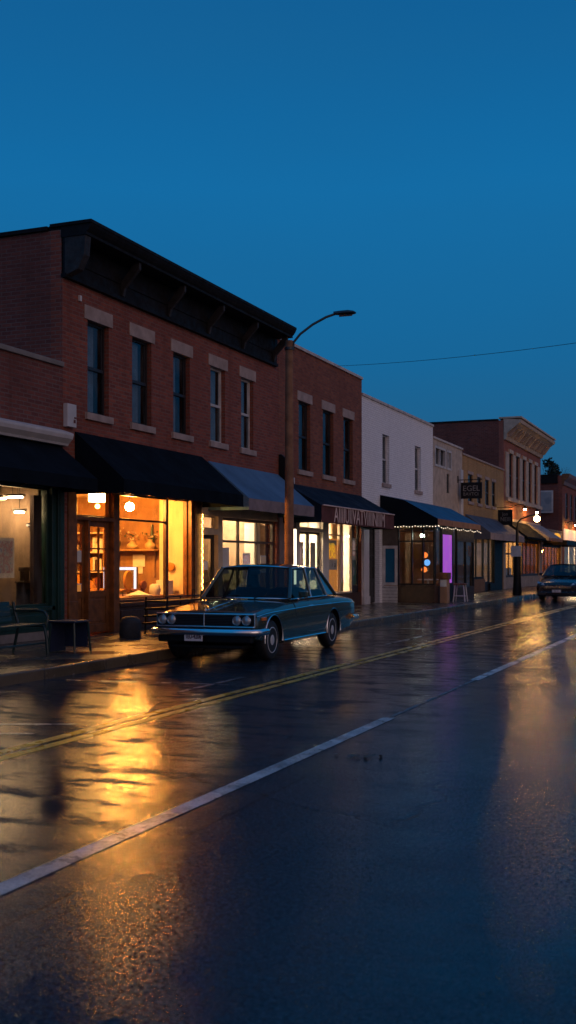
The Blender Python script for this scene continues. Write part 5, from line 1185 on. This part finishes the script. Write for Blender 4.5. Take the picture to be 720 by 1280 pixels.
def bumper(yf, sg, z):
    q = MB(); path = [(-.885, yf+sg*.42, z), (-.89, yf+sg*.12, z), (-.84, yf+sg*.02, z), (-.5, yf-sg*.03, z), (0, yf-sg*.045, z), (.5, yf-sg*.03, z), (.84, yf+sg*.02, z), (.89, yf+sg*.12, z), (.885, yf+sg*.42, z)]
    sec = [(0, -.055), (-.03, -.045), (-.045, -.01), (-.045, .02), (-.025, .045), (0, .05)]; vs = []; n = len(sec)
    for i, p in enumerate(path):
        a, b = Vector(path[max(0, i-1)]), Vector(path[min(len(path)-1, i+1)]); d = (b-a).normalized(); nrm = Vector((d.y, -d.x, 0))*(1 if sg > 0 else -1)
        for u, v in sec: vs.append(Vector(p)-nrm*(u)+Vector((0, 0, v)))
    q.add(vs, [(i*n+k, i*n+k+1, (i+1)*n+k+1, (i+1)*n+k) for i in range(len(path)-1) for k in range(n-1)])
    P('bumper', q, 'chrome', smooth=50)
bumper(-.10, 1, .465); bumper(4.90, -1, .50)
q = MB(); q.box(-.78, .78, -.05, .06, .30, .41); q.box(-.6, .6, .05, 4.6, .20, .26); P('valance', q, 'black', bevel=.02)
q = MB(); q.box(-.275, .03, -.16, -.15, .325, .475); pl = P('number_plate', q, 'plate', bevel=.004)
q = MB(); text_mb(q, '1EU-4206', .10, lambda u, v, ww: (-.1225+u, -.162-ww, .395+v), .66, .002, .003); text_mb(q, 'WAJIIITON', .03, lambda u, v, ww: (-.1225+u, -.162-ww, .456+v), 1.0, .002); build('lettering', q, 'plate_ink', pl, world=False)
q = MB(); q.tube([(0, .0, .775), (0, .5, .842), (0, 1.35, .93)], .007, 5); q.lathe([(.012, 0), (.016, .02), (.006, .05)], 8, (0, .02, .77)); P('hood_trim', q, 'chrome')
for sx in (-1, 1):
    q = MB(); pts = [(sx*(ST[0][1]+.0), .05, .695), (sx*.868, .3, .73), (sx*.879, .55, .745), (sx*.884, 2.2, .785), (sx*.882, 3.9, .795), (sx*.866, 4.55, .775), (sx*.842, 4.78, .755)]; q.tube(pts, .009, 6); P('side_trim', q, 'chrome')
    q = MB(); q.tube([(sx*.858, 1.08, .285), (sx*.862, 3.06, .29)], .014, 6); P('sill_trim', q, 'chrome')
    q = MB(); q.box(sx*.845, sx*.872, .18, .34, .63, .685); P('indicator', q, 'amber', bevel=.008)
    q = MB(); q.box(sx*.55, sx*.80, 4.79, 4.82, .62, .78); P('tail_light', q, 'red_lens', bevel=.01)
# dark hatchback coming up the street ------------------------------
ST2 = [(0.0, .74, .30, .60, .64), (.10, .84, .22, .70, .75), (.55, .89, .19, .80, .86), (1.10, .90, .19, .90, .98), (2.2, .905, .19, .95, 1.0), (3.6, .90, .20, .98, 1.02), (4.1, .87, .26, .97, 1.02), (4.28, .82, .36, .94, .98)]
GH2 = dict(A0=(.80, 1.05, .985), A1=(.60, 1.85, 1.42), B0=(.815, 2.35, .99), B1=(.635, 2.40, 1.44), C0=(.81, 3.30, 1.0), C1=(.625, 3.20, 1.42), D0=(.76, 4.05, 1.02), D1=(.58, 3.72, 1.37), wc=(.86, 1.72), rc=(4.18, 3.82), crown=.06, bow=.08)
c2 = car('hatchback_car', 'dark modern car facing the camera at the far right edge of the street', (-6.58, 44.0, 0), R(-2.0), ST2, (.85, 3.45), .32, .21, GH2, 'car_dark', sedan=False)
P2 = lambda nm, q, m_, **k: build(nm, q, m_, c2, world=False, **k)
q = MB(); q.prism_y([(-.48, .42), (.48, .42), (.56, .52), (.50, .60), (-.50, .60), (-.56, .52)], -.02, .03); gr = P2('grille', q, 'black')
q = MB(); q.box(-.52, .52, -.028, -.022, .53, .548); q.box(-.50, .50, -.028, -.022, .58, .598); build('grille_bar', q, 'chrome', gr, world=False)
q = MB(); q.box(-.80, .80, -.06, .12, .20, .40); P2('bumper', q, 'car_dark', bevel=.05)
q = MB(); q.box(-.45, .45, -.064, -.058, .25, .33); P2('air_intake', q, 'black')
for sx in (-1, 1):
    q = MB(); q.add([(sx*.50, -.01, .60), (sx*.78, .06, .62), (sx*.86, .34, .78), (sx*.80, .30, .80), (sx*.56, .06, .71)], [(0, 1, 2, 3, 4)]); q.add([(sx*.50, .05, .58), (sx*.78, .12, .60), (sx*.86, .40, .76), (sx*.80, .36, .78), (sx*.56, .12, .69)], [(0, 1, 2, 3, 4)])
    n_ = 0; q.f += [(a, (a+1) % 5, (a+1) % 5+5, a+5) for a in range(5)]; q.mi += [0]*5; P2('headlight', q, 'headlamp')
q = MB(); q.box(-.20, .14, -.085, -.07, .36, .46); pl = P2('number_plate', q, 'plate')
q = MB(); text_mb(q, 'IEI 42', .08, lambda u, v, ww: (-.03+u, -.087-ww, .41+v), .9, .002); build('lettering', q, 'plate_ink', pl, world=False)

# ================================================================== TREES
def tree(label, base, h, cr, n, mat, seed, squash=1.0, leaf=.22):
    rn = random.Random(seed); t = thing('tree', label, 'tree', base); x, y, z = base
    q = MB(); q.tube([(x, y, z), (x+.1, y, z+h*.4), (x, y+.1, z+h*.85)], [h*.025, h*.018, .03], 8)
    for k in range(9):
        a = rn.uniform(0, 2*PI); z0 = z+h*rn.uniform(.35, .75); q.tube([(x, y, z0), (x+cr*.7*math.cos(a), y+cr*.7*math.sin(a), z0+h*.14)], [.06, .015], 5)
    build('trunk', q, 'bark', t)
    q = MB()
    cl = []
    for k in range(26):
        v = rn.uniform(.35, 1.0); rr = cr*squash*(1.15-v)*1.5*rn.uniform(.3, 1); a = rn.uniform(0, 2*PI); cl.append((Vector((x+rr*math.cos(a), y+rr*math.sin(a), z+h*v)), rn.uniform(.25, .6)*cr*.7))
    for k in range(n):
        c, r_ = rn.choice(cl); p = c+Vector((rn.gauss(0, .5), rn.gauss(0, .5), rn.gauss(0, .45)))*r_
        a = Vector((rn.gauss(0, 1), rn.gauss(0, 1), rn.gauss(0, 1))).normalized()*leaf*rn.uniform(.5, 1); b = a.cross(Vector((rn.random(), rn.random(), rn.random()))).normalized()*leaf*.5
        q.quad(p+a, p+b, p-a, p-b)
    build('crown', q, mat, t)
tree('dark upright tree rising behind the dark brick building', (-17.0, 110, 0), 11.6, 1.6, 2600, 'leaf', 2)
tree('low spreading tree with warm light painted into its leaves at the right edge beyond the roofs', (-13.6, 112, 0), 9.6, 2.2, 2600, 'leaf_warm_lit', 3)
# bare branches behind the low shop
t = thing('bare_tree', 'leafless branches showing above the far dark roof', 'tree', (-17.5, 88, 0)); rn = random.Random(4)
def branch(q, p, d, l, r, k):
    e = p+d*l; q.tube([p, p*.5+e*.5+Vector((rn.gauss(0, .06), rn.gauss(0, .06), 0))*l*.5, e], [r, r*.8, r*.6], 5)
    if k > 0:
        for i in range(3): branch(q, e, (d+Vector((rn.gauss(0, .5), rn.gauss(0, .5), rn.uniform(-.1, .5)))).normalized(), l*.62, r*.55, k-1)
q = MB(); branch(q, Vector((-17.5, 112, 0)), Vector((0, 0, 1)), 5.0, .12, 4); q.v = [tuple(Vector(v)) for v in q.v]; t.location = (-17.5, 112, 0); ORG[t.name] = (-17.5, 112, 0); build('branches', q, 'bark', t)

# ================================================================== WORLD, SUN, CAMERA
wd = bpy.data.worlds.new('World'); sc.world = wd; wd.use_nodes = True; nt = wd.node_tree; nt.nodes.clear()
out = nt.nodes.new('ShaderNodeOutputWorld'); bg = nt.nodes.new('ShaderNodeBackground')
SUN_AZ = R(112)     # direction of the afterglow: across the street and a little behind
tc = nt.nodes.new('ShaderNodeTexCoord'); sp = nt.nodes.new('ShaderNodeSeparateXYZ'); nt.links.new(tc.outputs['Generated'], sp.inputs[0])
rp = nt.nodes.new('ShaderNodeValToRGB'); nt.links.new(sp.outputs[2], rp.inputs[0]); cr = rp.color_ramp
stops = [(0.0, (.030, .105, .190)), (.08, (.017, .108, .225)), (.18, (.008, .130, .315)), (.32, (.0060, .147, .376)), (.47, (.0045, .108, .300)), (1.0, (.006, .13, .38))]
while len(cr.elements) < len(stops): cr.elements.new(.5)
for e, (p_, c_) in zip(cr.elements, stops): e.position = p_; e.color = c4(c_)
# afterglow lobe
dt = nt.nodes.new('ShaderNodeVectorMath'); dt.operation = 'DOT_PRODUCT'; nt.links.new(tc.outputs['Generated'], dt.inputs[0])
gd = Vector((.86, -.42, .14)).normalized(); dt.inputs[1].default_value = gd
lob = N(nt, 'ShaderNodeMapRange'); nt.links.new(dt.outputs['Value'], lob.inputs[0]); lob.inputs[1].default_value = .25; lob.inputs[2].default_value = 1; lob.interpolation_type = 'SMOOTHSTEP'
glow = mixc(nt, lob.outputs[0], (0, 0, 0), (.27, .15, .115))
sky = nt.nodes.new('ShaderNodeTexSky'); sky.sky_type = 'NISHITA'; sky.sun_disc = False; sky.sun_elevation = R(-4); sky.sun_rotation = SUN_AZ
base = mixc(nt, mathn(nt, 'MULTIPLY', lob.outputs[0], .75), rp.outputs[0], (.02, .02, .022))
sk = mixc(nt, 1.0, sky.outputs[0], (.03, .03, .03), 'MULTIPLY')
hz = N(nt, 'ShaderNodeMapping'); nt.links.new(tc.outputs['Generated'], hz.inputs[0]); hz.inputs['Scale'].default_value = (2, 2, 9)
hf = noise(nt, hz.outputs[0], 1.1, 5, .55)
base = mixc(nt, maprange(nt, hf, .35, .7, 0, .25), base, (.011, .120, .285))
s1 = mixc(nt, 1.0, base, glow, 'ADD'); s2 = mixc(nt, 1.0, s1, sk, 'ADD')
nt.links.new(s2, bg.inputs[0]); bg.inputs[1].default_value = 1.0; nt.links.new(bg.outputs[0], out.inputs[0])
sl = bpy.data.lights.new('sun', 'SUN'); sl.energy = .27; sl.angle = R(50); sl.color = (1, .72, .62); sl.specular_factor = .25
so = bpy.data.objects.new('sun', sl); COL.objects.link(so); so.rotation_euler = (-gd).to_track_quat('-Z', 'Y').to_euler(); so.location = (30, -20, 30)

cam = bpy.data.cameras.new('camera'); co = bpy.data.objects.new('camera', cam); COL.objects.link(co); sc.camera = co
ang = math.atan(564/1380.); co.location = (0, 0, 1.5); co.rotation_euler = (R(90), 0, ang)
cam.sensor_fit = 'HORIZONTAL'; cam.sensor_width = 36; cam.lens = 69.0; cam.shift_y = 64/720.; cam.clip_end = 2000; cam.clip_start = .05
cam.dof.use_dof = True; cam.dof.focus_distance = 18.5; cam.dof.aperture_fstop = 5.0
sc.view_settings.view_transform = 'Standard'; sc.view_settings.look = 'None'; sc.view_settings.exposure = 0; sc.view_settings.gamma = 1
sc.cycles.use_denoising = True; sc.cycles.max_bounces = 7; sc.cycles.diffuse_bounces = 3; sc.cycles.glossy_bounces = 4; sc.cycles.transparent_max_bounces = 16
sc.cycles.sample_clamp_indirect = 6; sc.cycles.caustics_reflective = False; sc.cycles.caustics_refractive = False
